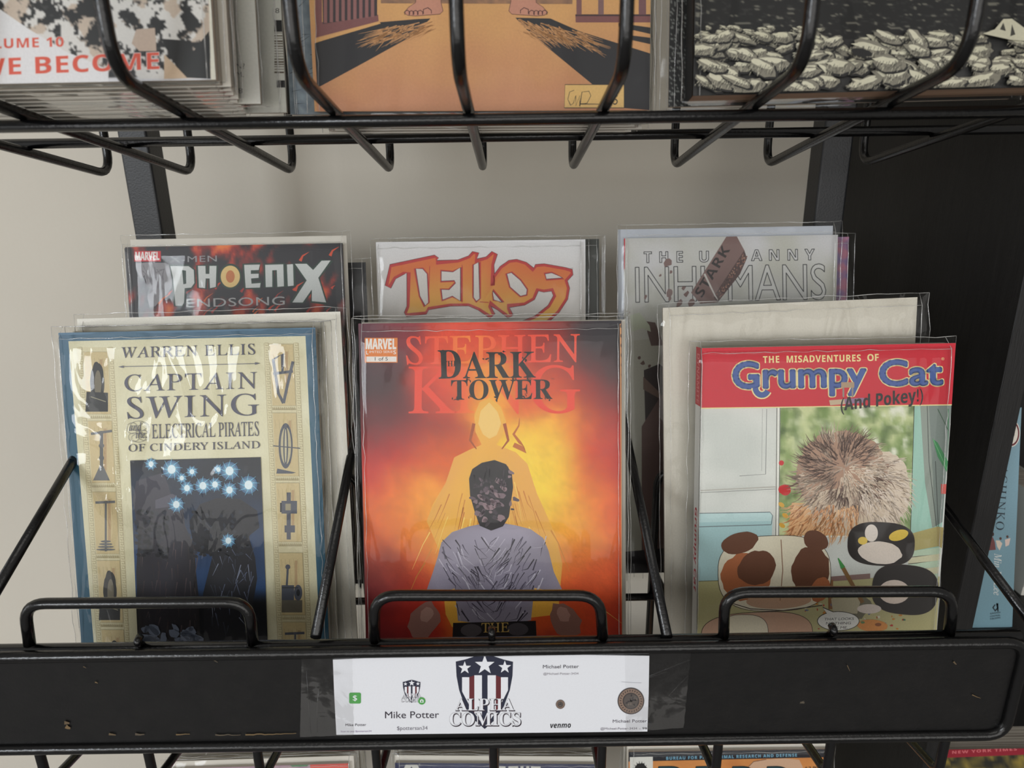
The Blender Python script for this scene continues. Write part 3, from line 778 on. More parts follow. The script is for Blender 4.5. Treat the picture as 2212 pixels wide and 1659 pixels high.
    A.text('MARVEL', (154, 249), (296, 249), 48, (240, 236, 230), 'heavy', 0.0, fat=0.024)
    A.text('L', (155, 274), (165, 274), 18, (240, 236, 230), 'heavy'); A.text('IMITED SERIE', (170, 268), (281, 267), 11, (240, 236, 230)); A.text('S', (283, 273), (296, 273), 18, (240, 236, 230), 'heavy')
    A.rect(156, 284, 298, 309, (238, 234, 228)); A.text('1 of 5', (196, 303), (257, 303), 16, (30, 28, 30))
    A.text('THE', (700, 1585), (829, 1582), 44, (214, 178, 98), 'roman', 0.0, fat=0.010)
    A.stroke([(1354, 130), (1386, 1990)], 7, (226, 168, 120))
    for k in range(40): A.ell(1356 + k * .8, 140 + k * 46, 3, 10, (60, 40, 40), 6, up=(k == 0))
SB = front_sheet((774, 699), (1342, 692.5), 0.1683, R(14.5), mfloor)
comic(SB, 'red and orange fire cover comic in the middle of the front row', None, 0.0045, art_fire, (720, 640, 2.183), (120, 50, 50), ml=0.0045, mr=0.0045, mt=0.003, seed=2, cat='comic book')
comic(behind(SB, 0.0066, 0.0012, 0.0), 'bagged comic directly behind the fire cover comic, only its edges showing', None, 0.004, None, base=(150, 80, 60), board='board', seed=12, ml=0.006, mr=0.004, mt=0.005, bext=(0.001, 0.003, 0.001))

# ------------------------------------------------------------------ front row, right: red banded paperback
def art_right(A):
    RED, BLUE, CRM = (206, 24, 48), (66, 94, 160), (240, 226, 160)
    A.grid(((240, 560), (1420, 535), (1320, 1900), (220, 1900)), 30, 40, lambda x, y: mixc((226, 228, 222), (208, 212, 206), .5 + nz(x, y, 260, 3)))
    # door panels and cupboard of the printed room
    A.stroke([(545, 560), (540, 860), (420, 868)], 3, (150, 152, 150)); A.stroke([(525, 560), (522, 845)], 2, (170, 172, 170)); A.stroke([(242, 935), (590, 918)], 6, (196, 194, 186)); A.stroke([(240, 945), (590, 928)], 2, (120, 120, 118))
    A.poly([(236, 1040), (560, 1034), (572, 1050), (560, 1340), (228, 1352)], (176, 210, 212)); A.poly([(236, 1040), (560, 1034), (572, 1050), (568, 1075), (232, 1082)], (196, 224, 224))
    A.stroke([(236, 1040), (560, 1034), (572, 1050), (566, 1090)], 3, (90, 104, 110)); A.stroke([(232, 1102), (566, 1092)], 4, (120, 132, 136))
    A.poly([(228, 1352), (860, 1340), (1340, 1330), (1310, 1900), (215, 1900)], (196, 190, 140)); A.stroke([(228, 1352), (600, 1340)], 3, (110, 108, 84))
    # window side with curtain, plant and steps
    A.poly([(1222, 543), (1400, 538), (1340, 1220), (1200, 1230)], (164, 206, 190)); A.poly([(1250, 545), (1402, 540), (1352, 1080), (1310, 1105), (1270, 800)], (126, 138, 132)); A.poly([(1250, 545), (1290, 545), (1320, 1100), (1305, 1105), (1272, 900)], (150, 160, 150))
    A.stroke([(1282, 545), (1290, 800), (1325, 1100)], 3, (60, 66, 64)); A.stroke([(1320, 800), (1335, 1150)], 3, (60, 66, 64))
    A.poly([(1200, 1135), (1330, 1100), (1340, 1190), (1200, 1215)], (188, 176, 116)); A.poly([(1325, 1100), (1360, 1105), (1350, 1200), (1330, 1190)], (176, 160, 104))
    for k in range(5): A.poly([(1195, 1215 + k * 30), (1345 - k * 3, 1195 + k * 30), (1342 - k * 3, 1226 + k * 30), (1195, 1240 + k * 30)], (222, 218, 184) if k % 2 else (200, 222, 196)); A.stroke([(1195, 1242 + k * 30), (1342 - k * 3, 1228 + k * 30)], 3, (90, 84, 60))
    A.poly([(1306, 695), (1330, 715), (1380, 800), (1372, 850), (1330, 780)], (60, 136, 84)); A.stroke([(1310, 700), (1374, 840)], 3, (110, 180, 120)); A.stroke([(1378, 560), (1384, 760)], 7, (60, 120, 80), w1=3); A.stroke([(1330, 560), (1380, 660)], 4, (70, 96, 76)); A.rect(1345, 905, 1385, 950, (206, 92, 84))
    # easel picture: garden light and a fluffy cushion
    A.poly([(590, 540), (1224, 525), (1206, 1145), (582, 1150)], (236, 236, 228)); A.stroke([(592, 542), (586, 1148)], 3, (60, 60, 58)); A.stroke([(606, 542), (600, 1142)], 3, (80, 80, 78))
    def garden(x, y):
        t = nz(x, y, 110, 6); c = mixc((118, 146, 76), (206, 214, 160), .5 + t * 1.3); c = mixc(c, (232, 234, 214), max(0, nz(x, y, 60, 8)) * 1.6 * (1 if x > 820 else .4))
        return mixc(c, (84, 108, 56), max(0, -nz(x, y, 70, 14)) * 1.2)
    A.grid(((608, 542), (1222, 527), (1204, 1141), (602, 1142)), 60, 60, garden)
    A.stroke([(1223, 525), (1205, 1141)], 3, (50, 50, 48))
    for (x, y, r) in ((612, 808, 12), (630, 932, 26), (618, 930, 20)): A.ell(x, y, r, r, (206, 40, 44), 16)
    for (x, y) in ((612, 1000), (630, 1050), (615, 1095)): A.ell(x, y, 16, 10, (222, 170, 60), 10, .6)
    rnd = random.Random(9)
    cx, cy = 905, 900
    A.ell(1090, 930, 115, 170, (222, 206, 186), 40, 0, .05, 3); A.poly([(660, 990), (840, 1000), (980, 1060), (960, 1140), (640, 1140)], (226, 180, 130))
    A.ell(890, 860, 215, 195, (176, 140, 116), 60, 0, .05, 1); A.ell(905, 1030, 175, 110, (206, 188, 164), 40, 0, .05, 2)
    def tuft(x, y, c, L=70):
        a = math.atan2(y - 830, x - 900) + rnd.uniform(-.4, .4); A.stroke([(x, y), (x + L * .5 * math.cos(a), y + L * .5 * math.sin(a)), (x + L * math.cos(a + .2), y + L * math.sin(a + .2))], rnd.uniform(4, 9), c, w1=1, up=False)
    A.up()
    for k in range(900):
        a = rnd.uniform(0, 6.28); q = math.sqrt(rnd.random()); x, y = 890 + 205 * q * math.cos(a), 870 + 190 * q * math.sin(a)
        g = nz(x, y, 90, 21) + (0.25 if y < 820 else -.1)
        c = mixc((226, 210, 190), (92, 68, 60), .5 + g * 1.5); c = mixc(c, (206, 170, 134), rnd.random() * .35); tuft(x, y, c, rnd.uniform(30, 80))
    A.up()
    for k in range(260):
        a = rnd.uniform(0, 6.28); q = math.sqrt(rnd.random()); tuft(1080 + 110 * q * math.cos(a), 940 + 160 * q * math.sin(a), mixc((232, 218, 204), (196, 176, 152), rnd.random()), 60)
    for k in range(220):
        tuft(rnd.uniform(650, 960), rnd.uniform(1000, 1140), mixc((236, 196, 150), (206, 140, 90), rnd.random()), 60)
    # easel leg, brush, palette, paint spots
    A.poly([(838, 1330), (1020, 1316), (1020, 1340), (838, 1352)], (146, 116, 110)); A.poly([(826, 1345), (850, 1345), (846, 1480), (828, 1480)], (150, 106, 70))
    for k in range(90): A.ell(rnd.uniform(720, 1180), rnd.uniform(1440, 1570), rnd.uniform(2, 10), rnd.uniform(2, 7), rnd.choice([(196, 60, 54), (70, 120, 96), (226, 220, 200), (110, 120, 150), (210, 140, 60)]), 8, 0, .3, k, up=(k == 0))
    A.ell(950, 1470, 90, 50, (120, 116, 96), 20, 0, .2, 2); A.poly([(840, 1430), (980, 1425), (960, 1500), (850, 1500)], (196, 188, 160))
    # rounded cushions standing where the printed pets are: brown and cream, black and white
    def pad(x, y, rx, ry, c, rot=0.0, s=1):
        pts = []
        for k in range(48):
            t = 2 * math.pi * k / 48; ex = rx * math.copysign(abs(math.cos(t)) ** .72, math.cos(t)); ey = ry * math.copysign(abs(math.sin(t)) ** .72, math.sin(t))
            pts.append((x + ex * math.cos(rot) - ey * math.sin(rot), y + ex * math.sin(rot) + ey * math.cos(rot)))
        A.stroke(pts, 5, (60, 44, 40), closed=True); A.poly(pts, c)
    pad(500, 1600, 255, 105, (212, 172, 146), -.05); pad(440, 1590, 110, 84, (240, 232, 208))
    pad(580, 1315, 258, 172, (238, 230, 206), -.03)
    A.ell(450, 1330, 116, 110, (184, 112, 72), 30, -.3, .05, 3); A.ell(500, 1290, 92, 76, (112, 72, 52), 30, -.5, .05, 4); A.ell(745, 1300, 88, 110, (112, 72, 52), 30, .2, .05, 5); A.ell(790, 1390, 42, 60, (184, 112, 72), 24, .4, .05, 6)
    A.ell(600, 1440, 150, 38, (206, 168, 140), 30, -.04); A.stroke([(345, 1440), (470, 1478), (620, 1486), (800, 1462)], 4, (60, 44, 40)); A.stroke([(610, 1160), (618, 1300), (606, 1440)], 4, (150, 110, 84))
    A.ell(420, 1175, 86, 48, (112, 72, 52), 26, -.3, .04, 2); A.ell(770, 1165, 58, 46, (112, 72, 52), 26, .4, .04, 2)
    pad(1070, 1180, 152, 98, (40, 34, 32), .05); pad(1180, 1390, 150, 112, (40, 34, 32), .1)
    A.ell(1065, 1220, 100, 52, (238, 226, 214), 30, .1, .03, 2); A.ell(1025, 1130, 30, 40, (240, 230, 220), 20); A.ell(1130, 1400, 72, 55, (238, 222, 210), 24); A.ell(1015, 1478, 56, 22, (232, 220, 212), 18); A.ell(1150, 1140, 46, 24, (238, 206, 84), 20, -.3); A.ell(985, 1165, 22, 18, (238, 206, 84), 16)
    A.stroke([(985, 1450), (895, 1290)], 18, (140, 104, 60)); A.stroke([(895, 1290), (872, 1245)], 22, (70, 150, 76), w1=4)
    A.ell(1030, 1555, 70, 28, (222, 150, 80), 24, .05); A.ell(1056, 1550, 15, 8, (150, 90, 50), 12); A.ell(985, 1540, 10, 6, (110, 140, 90), 10)
    A.ell(873, 1534, 97, 45, (60, 60, 58), 36); A.poly([(800, 1468), (820, 1500), (858, 1494)], (60, 60, 58)); A.ell(873, 1534, 94, 42, (244, 244, 240), 36); A.poly([(803, 1474), (824, 1504), (855, 1496)], (244, 244, 240))
    A.text('THAT LOOKS', (808, 1531), (944, 1528), 11, (40, 40, 40), 'sans', 0, shear=.2); A.text('NOTHING', (816, 1550), (930, 1548), 11, (40, 40, 40), 'sans', 0, shear=.2); A.text('LIKE ME.', (828, 1570), (916, 1569), 11, (40, 40, 40), 'sans', 0, shear=.2)
    # red band with the title
    A.poly([(242, 278), (1416, 254), (1398, 540), (238, 556)], RED); A.stroke([(238, 557), (1398, 541)], 5, CRM)
    A.text('THE', (528, 349), (602, 347), 31, CRM, 'heavy', 0.0, fat=0.010, space=1.15); A.text('MISADVENTURES', (636, 347), (976, 341), 31, CRM, 'heavy', 0.0, fat=0.010, space=1.1); A.text('OF', (1007, 340), (1059, 338), 31, CRM, 'heavy', 0.0, fat=0.010)
    A.text('Grumpy', (392, 464), (998, 455), 116, BLUE, 'sans', 0.0, outline=CRM, ow=0.045, fat=0.05); A.text('Cat', (1066, 452), (1350, 446), 112, BLUE, 'sans', 0.0, outline=CRM, ow=0.045, fat=0.05)
    for c, w in ((CRM, 38), (BLUE, 26)): A.stroke([(522 - 30 * math.cos(k * .3), 462 + 34 * math.sin(k * .3)) for k in range(10)], w, c)
    A.text('®', (1346, 336), (1360, 336), 12, CRM)
    A.rect(886, 437, 946, 462, (176, 150, 120)); A.rect(892, 462, 900, 505, (150, 140, 130)); A.rect(934, 462, 942, 505, (150, 140, 130)); A.poly([(830, 520), (990, 508), (996, 530), (836, 543)], (200, 180, 150)); A.poly([(900, 514), (990, 508), (994, 530), (904, 537)], (150, 116, 150))
    A.text('(And Pokey!)', (884, 568), (1262, 522), 58, (26, 22, 24), 'heavy', 0.0, fat=0.010, shear=.12)
SCc = front_sheet((1516, 752), (2064, 741), 0.1683, R(10.0), mfloor)
comic(SCc, 'paperback with a red title band over an easel scene, front row at the right', None, 0.0125, art_right, (1400, 620, 2.127), (220, 222, 216), ml=0.007, mr=0.0035, mt=0.004, seed=3, cat='paperback', kind='paperback_book',
      spine=((218, 218, 214), [(0.84, 1.0, (190, 24, 46))], [('DYNAMITE', 0.845, 0.985, (214, 120, 120)), ('Grumpy Cat', 0.3, 0.55, (190, 40, 60))]))
SC2 = front_sheet((1432, 665), (1982, 642), 0.1746, R(8.5), mfloor)
comic(SC2, 'bagged comic with a blank off-white board showing, behind the red banded paperback', None, 0.0045, None, base=(214, 209, 196), ml=0.003, mr=0.009, mt=0.003, seed=4, amp=0.0014, bmat='bag_wrinkled')
SA2 = front_sheet((166, 689), (735, 673), 0.1760, R(12.0), mfloor)
comic(SA2, 'bagged comic showing a white backing board above the cream and blue book', None, 0.004, None, base=(226, 223, 212), ml=0.003, mr=0.004, mt=0.003, seed=5)
SA3 = behind(SA, 0.0088, 0.0040, 0.001)
comic(SA3, 'thin bagged comic squeezed between the cream and blue book and the white board', None, 0.002, None, base=(214, 210, 196), ml=0.005, mr=0.004, mt=0.003, seed=6)
# ------------------------------------------------------------------ back row
def art_flame(A):
    def bgd(x, y):
        f = nz(x * 1.0, y * .6 + x * .35, 150, 31, 4); c = (38, 36, 42)
        g = math.exp(-((x - 1080) / 260) ** 2) * max(0, 1 - max(0, y - 230) / 420)
        f2 = f * .8 + g * .55 + max(0, (y - 560) / 900) * .6
        c = mixc(c, (178, 50, 40), (f2 - .12) * 2.6); c = mixc(c, (236, 128, 60), (f2 - .42) * 2.5)
        return c
    A.grid(((250, 264), (1926, 231), (2010, 2900), (340, 2900)), 110, 150, bgd)
    rnd = random.Random(2)
    A.poly([(330, 390), (420, 380), (560, 385), (640, 420), (620, 560), (560, 640), (480, 720), (440, 730), (420, 640), (470, 600), (420, 560), (400, 480), (370, 520), (350, 460)], (140, 138, 142))
    for k in range(30): A.stroke([(rnd.uniform(340, 560), rnd.uniform(400, 600))] * 1 + [(rnd.uniform(340, 560), rnd.uniform(420, 700))], 6, (112, 110, 116), w1=1, up=(k == 0))
    for k in range(46):
        x = rnd.uniform(480, 1900); y = rnd.choice([rnd.uniform(560, 800), rnd.uniform(700, 1800)]); d = rnd.uniform(30, 110)
        A.stroke([(x, y), (x + d * .3, y - d * .4), (x + d * .9, y - d * .8)], rnd.uniform(8, 24), rnd.choice([(206, 66, 44), (226, 110, 54), (170, 44, 38)]), w1=1, up=(k % 12 == 0))
    for (x, y) in ((1600, 370), (1830, 330), (1480, 560), (1560, 600)): A.stroke([(x, y), (x + 20, y - 40), (x + 70, y - 70)], 24, (214, 78, 46), w1=1)
    A.rect(322, 294, 526, 374, (206, 52, 60)); A.text('MARVEL', (330, 364), (514, 362), 62, (232, 226, 224), 'heavy', 0.0, fat=0.024)
    A.text('X-MEN', (598, 382), (958, 374), 46, (150, 150, 154), 'sans', 0.0, space=1.1)
    SIL, OUT = (206, 210, 208), (40, 62, 52)
    def L(pts): A.stroke(pts, 22, OUT, closed=True); A.poly(pts, SIL)
    L([(600, 410), (740, 410), (780, 440), (785, 540), (760, 575), (710, 580), (705, 690), (690, 715), (640, 715), (620, 500)]); A.poly([(690, 440), (720, 445), (722, 545), (700, 550)], OUT)
    L([(812, 408), (870, 408), (872, 470), (900, 470), (902, 408), (955, 408), (950, 570), (905, 580), (902, 505), (872, 505), (868, 580), (820, 575)])
    L([(1168, 400), (1290, 398), (1280, 440), (1220, 442), (1220, 470), (1280, 468), (1280, 500), (1222, 505), (1225, 545), (1295, 540), (1290, 575), (1180, 578)])
    L([(1330, 400), (1470, 396), (1475, 565), (1425, 570), (1420, 440), (1385, 442), (1385, 570), (1335, 572)])
    L([(1498, 398), (1545, 394), (1550, 560), (1505, 565)])
    L([(1560, 392), (1650, 392), (1700, 440), (1765, 368), (1835, 366), (1740, 500), (1790, 660), (1800, 690), (1690, 680), (1690, 590), (1620, 690), (1540, 690), (1650, 520)])
    A.ell(1062, 490, 88, 100, OUT, 30); A.ell(1062, 490, 74, 84, (226, 196, 130), 30); A.ell(1062, 490, 34, 48, (196, 120, 70), 24)
    A.text('ENDSONG', (724, 728), (1482, 708), 64, (178, 178, 178), 'sans', 0, space=1.05)
SD = front_sheet((270, 534), (740, 525), 0.1683, R(12.0), tier2)
comic(SD, 'dark comic with red flames and silver letters, back row at the left', None, 0.0045, art_flame, (200, 460, 3.568), (38, 36, 42), board='board', ml=0.004, mr=0.006, mt=0.003, seed=7, bext=(-0.002, 0.0022, 0.0062))
comic(behind(SD, 0.0075, -0.0045, 0.0), 'dark edged comic behind the red flame comic, poking out on its left', None, 0.004, None, base=(44, 42, 46), ml=0.003, mr=0.004, mt=0.003, seed=8)
comic(behind(SD, 0.0135, 0.0145, -0.007, h=SD.h - 0.007), 'dark bagged comic half hidden in the gap right of the red flame comic', None, 0.004, None, base=(30, 32, 36), ml=0.003, mr=0.004, mt=0.003, seed=9)

def art_logo(A):
    A.grid(((183, 224), (1802, 204), (1830, 2800), (230, 2800)), 20, 24, lambda x, y: mixc((226, 226, 228), (214, 210, 204), (y - 200) / 700))
    OR = lambda x, y: mixc((222, 116, 54), (240, 196, 84), (y - 480) / 320)
    RED, DK = (196, 52, 52), (64, 34, 50)
    C = [[(300, 408), (640, 336), (657, 350), (652, 384), (820, 372), (905, 340), (935, 308), (965, 312), (955, 372), (1040, 348), (1085, 308), (1108, 318), (1085, 400), (1085, 560), (1095, 495), (1150, 420), (1215, 375), (1270, 368), (1340, 390), (1398, 440), (1420, 408), (1480, 402), (1640, 430), (1692, 445), (1695, 470), (1650, 520), (1668, 580), (1655, 660), (1590, 760), (1480, 860), (1320, 900), (1240, 880), (1300, 850), (1420, 800), (1520, 720), (1565, 640), (1545, 590), (1480, 600), (1430, 590), (1400, 660), (1330, 700), (1200, 715), (1205, 735), (1230, 790), (1210, 800), (1130, 740), (1060, 690), (1060, 720), (1090, 780), (1070, 800), (980, 740), (900, 706), (760, 708), (590, 735), (570, 770), (420, 785), (415, 770), (435, 720), (440, 460), (400, 462), (330, 500), (290, 570), (270, 560)]]
    holes = [[(492, 430), (545, 430), (580, 470), (590, 690), (565, 715), (525, 640)], [(690, 448), (780, 455), (838, 420), (838, 680), (775, 640), (700, 670), (690, 590), (750, 592), (800, 540), (790, 520), (690, 525)],
             [(938, 400), (978, 380), (985, 660), (960, 680), (938, 650)], [(1085, 600), (1160, 690), (1095, 670)], [(1195, 470), (1230, 460), (1300, 520), (1350, 590), (1345, 630), (1300, 640), (1220, 570)], [(1490, 470), (1540, 462), (1625, 500), (1500, 510)]]
    # letter body
    A.stroke(C[0], 26, DK, closed=True); A.poly(C[0], OR); A.stroke(C[0], 19, RED, closed=True)
    for h in holes:
        A.stroke(h, 19, RED, closed=True)
    for h in holes: A.poly(h, (222, 220, 216)); A.stroke(h, 3.5, DK, closed=True)
    A.stroke([(600, 410), (590, 700)], 5, RED); A.stroke([(1055, 690), (985, 685)], 6, RED); A.stroke([(850, 400), (848, 690)], 5, RED)
    A.text('™', (1686, 433), (1706, 433), 9, (120, 110, 110))
SE = front_sheet((812, 523), (1264.5, 517), 0.1683, R(12.0), tier2)
comic(SE, 'white comic with curly orange and red lettering, back row in the middle', None, 0.0045, art_logo, (760, 460, 3.568), (224, 222, 218), ml=0.005, mr=0.003, mt=0.003, seed=10)
comic(behind(SE, 0.008, 0.012, 0.001), 'dark bagged comic poking out right of the white comic with orange lettering', None, 0.004, None, base=(58, 62, 58), ml=0.003, mr=0.005, mt=0.003, seed=11, amp=0.0014)

def art_tower(A):
    A.grid(((214, 178), (1724, 152), (1760, 2700), (260, 2700)), 24, 40, lambda x, y: mixc((206, 206, 208), (190, 190, 180), .5 + nz(x, y, 300, 4) + (y - 400) / 1500))
    A.poly([(212, 178), (229, 178), (226, 396), (212, 398)], (206, 34, 62)); A.text('MARVEL', (216, 385), (216, 205), 11, (236, 220, 222), 'heavy', 0.0, fat=0.016)
    GR = (50, 52, 56)
    def hollow(s, p0, p1, cap, w): A.text(s, p0, p1, cap, GR, 'sans', 0.0); 
    A.text('THE', (362, 350), (634, 346), 76, (206, 206, 206), 'heavy', 0.0, hollow=GR, ow=0.035, space=1.9)
    A.text('U', (752, 345), (816, 344), 76, (206, 206, 206), 'heavy', 0.0, hollow=GR, ow=0.035)
    A.text('ANNY', (1116, 336), (1560, 330), 76, (206, 206, 206), 'heavy', 0.0, hollow=GR, ow=0.035, space=1.75)
    A.text('INHUMANS', (304, 628), (1640, 606), 246, (203, 203, 200), 'sans', 0.0, hollow=GR, ow=0.012, space=0.98)
    # tilted slab
    BR = (126, 100, 96)
    A.poly([(940, 160), (1014, 160), (1066, 262), (1085, 318), (1036, 430), (880, 628), (756, 638), (692, 560)], BR)
    A.poly([(1066, 262), (1085, 318), (1036, 430), (880, 628), (850, 600), (868, 560)], (86, 64, 62))
    rnd = random.Random(8)
    for k in range(90):
        t = rnd.random(); u = rnd.random(); x = 1066 + (868 - 1066) * t + u * 18; y = 268 + (566 - 268) * t + u * 40; A.rect(x, y, x + 7, y + 10, rnd.choice([(140, 96, 84), (60, 44, 46), (170, 130, 110)])) if k % 8 == 0 else A.poly([(x, y), (x + 7, y), (x + 7, y + 9), (x, y + 9)], rnd.choice([(140, 96, 84), (60, 44, 46), (170, 130, 110)]), up=False)
    A.text('STARK', (770, 596), (968, 258), 66, (40, 34, 36), 'heavy', 0.0, space=1.1)
    A.stroke([(786, 428), (860, 580), (880, 610)], 14, (204, 200, 194), w1=6)
    for (x, y, r) in ((530, 350, 30), (475, 440, 9), (545, 560, 28), (550, 415, 12), (640, 530, 16), (660, 570, 20), (372, 590, 14), (610, 635, 24), (700, 630, 30), (545, 600, 14)): A.ell(x, y, r * .8, r * 1.1, BR, 7, .5, .3, int(x))
    # lower part of the cover: broken dark blocks
    A.poly([(215, 900), (480, 880), (480, 2700), (240, 2700)], (184, 184, 172))
    for (x, y, r) in ((328, 1018, 10), (352, 1056, 14), (400, 1076, 10), (260, 700, 5)): A.ell(x, y, r, r * 1.2, (104, 82, 76), 7, .4, .3, int(x))
    A.poly([(372, 760), (440, 770), (500, 930), (412, 934), (385, 840)], (108, 90, 86)); A.poly([(262, 720), (330, 700), (400, 790), (410, 836), (350, 810), (275, 836)], (190, 196, 176))
    A.poly([(360, 1105), (470, 1060), (560, 1140), (560, 2700), (400, 2700), (362, 1180)], (66, 58, 58)); A.poly([(356, 1150), (480, 1270), (480, 1310), (356, 1240)], (120, 100, 90)); A.poly([(470, 1300), (560, 1200), (560, 2640), (345, 2640), (345, 1500)], (112, 90, 86))
    A.poly([(230, 2380), (560, 2350), (560, 2700), (240, 2700)], (40, 36, 40))
SF = front_sheet((1348, 515), (1810, 507), 0.1683, R(12.0), tier2)
comic(SF, 'pale grey comic with outlined letters and a tilted brown slab, back row at the right', None, 0.0045, art_tower, (1280, 460, 3.253), (200, 200, 196), board='board_blue', ml=0.005, mr=0.004, mt=0.003, seed=13, bext=(0.004, -0.002, 0.0075))
comic(behind(SF, 0.0078, 0.0125, -0.001), 'purple edged comic behind the pale grey one, poking out on its right', None, 0.004, lambda A: A.grid(((1690, 150), (1850, 150), (1850, 900), (1690, 900)), 16, 60, lambda x, y: mixc((120, 104, 150), (170, 110, 130), .5 + 1.4 * nz(x, y, 60, 3))), (1280, 460, 3.253), base=(120, 104, 146), ml=0.003, mr=0.006, mt=0.003, seed=14)

# ------------------------------------------------------------------ shelf above: sheets standing on the sloping wires
FP = Vector((0, YB, zb)) + nrm * (WR + 0.0006)
def stand_sheet(bl, br, w, h, right_anchor=True):
    p, q = on_plane(*bl, FP, nrm), on_plane(*br, FP, nrm)
    ex = (q - p).normalized()
    inn = nrm.cross(ex)
    if inn.y < 0: inn = -inn
    if right_anchor: p = q - ex * w
    else: q = p + ex * w
    return sheet(p, q, -inn, h, 'bottom')
def art_ink(A):
    def ink(x, y):
        t = nz(x, y, 130, 51, 5) + .35 * nz(x, y, 30, 4); u = nz(x, y, 240, 77)
        if y > 505: return (206, 206, 210)
        if t > .12: return (36, 37, 38)
        if t > .02: return (150, 140, 130) if u > 0 else (60, 60, 60)
        return (196, 180, 164) if u > .12 else (214, 212, 208)
    A.grid(((-1300, -2600), (1360, -2600), (1362, 520), (-1300, 562)), 260, 280, ink)
    A.poly([(-1300, 480), (-300, 470), (0, 60), (190, 190), (420, 330), (700, 450), (700, 530), (-1300, 560)], (222, 222, 224))
    A.poly([(880, 190), (1000, 180), (1010, 330), (900, 330), (850, 280)], (190, 170, 154)); A.poly([(1040, 250), (1180, 260), (1250, 330), (1350, 200), (1360, 510), (1180, 500), (1100, 360)], (40, 41, 42)); A.poly([(1060, 350), (1130, 420), (1210, 505), (1060, 510)], (200, 176, 150))
    A.rect(1362, -260, 1392, 520, (222, 220, 206))
    RD = (214, 84, 62)
    A.text('VOLUME 10', (-200, 318), (412, 300), 62, RD, 'heavy', 0.0, outline=(222, 216, 212), ow=0.03, space=1.08)
    A.text('WE BECOME', (-150, 490), (1030, 446), 108, RD, 'heavy', 0.0, outline=(230, 222, 218), ow=0.03, space=1.05)
SG = stand_sheet((0, 181), (466, 172), 0.1683, 0.258)
comic(SG, 'black and white inked comic with red capitals, front of the stack at top left', None, 0.0042, art_ink, (0, 0, 2.989), (216, 214, 208), ml=0.004, mr=0.004, mt=0.003, mb=0.0003, seed=20)
rnd = random.Random(77)
for k in range(9):
    comic(behind(SG, 0.0064 * (k + 1), -0.0015 * (k + 1) + rnd.uniform(-0.001, 0.001), 0.0), 'bagged comic packed in the stack behind the black and white inked comic', 'stacked comics at the top left', 0.0042, None,
          base=(200, 196, 186), board='board', ml=0.004, mr=0.004, mt=0.003, mb=0.0003, seed=30 + k, bext=(0.001, 0.003, 0.003))
def art_backA(A):
    A.grid(((300, -100), (800, -100), (800, 1240), (300, 1240)), 8, 12, lambda x, y: mixc((214, 214, 204), (222, 222, 216), (x - 400) / 400))
    for s_, x0, x1, y in (('N?', 500, 600, 820), ('M.', 505, 590, 920), ('8', 524, 575, 1115)): A.text(s_, (x0, y), (x1, y), 62, (90, 90, 88), 'sans', 0)
    A.grid(((480, 1240), (770, 1240), (770, 1320), (480, 1320)), 30, 8, lambda x, y: (70, 66, 62) if nz(x, y, 40, 3) > 0 else (196, 186, 160))
def art_backB(A):
    A.rect(850, -200, 1110, 1400, (206, 206, 198)); A.text('8', (966, 156), (1014, 156), 58, (60, 60, 60))
    A.rect(955, 240, 1060, 380, (20, 20, 22))
    for k in range(16): A.rect(955, 390 + k * 31, 1070, 390 + k * 31 + rndb.choice([8, 14, 20]), (96, 84, 70))
    A.rect(985, 960, 1085, 1046, (18, 18, 20))
rndb = random.Random(4)
SG2 = stand_sheet((300, 225), (563, 224), 0.170, 0.258)
comic(SG2, 'bagged white back cover with small print, right of the inked comic stack', None, 0.0042, art_backA, (420, 0, 5.53), (216, 216, 208), ml=0.003, mr=0.009, mt=0.003, mb=0.0003, seed=40, amp=0.0016)
SG3 = stand_sheet((300, 247), (619, 243), 0.1683, 0.258)
comic(SG3, 'back cover with a black barcode strip, in the gap left of the orange path cover', None, 0.0042, art_backB, (420, 0, 5.53), (208, 208, 200), ml=0.003, mr=0.004, mt=0.003, mb=0.0003, seed=41, amp=0.0014)

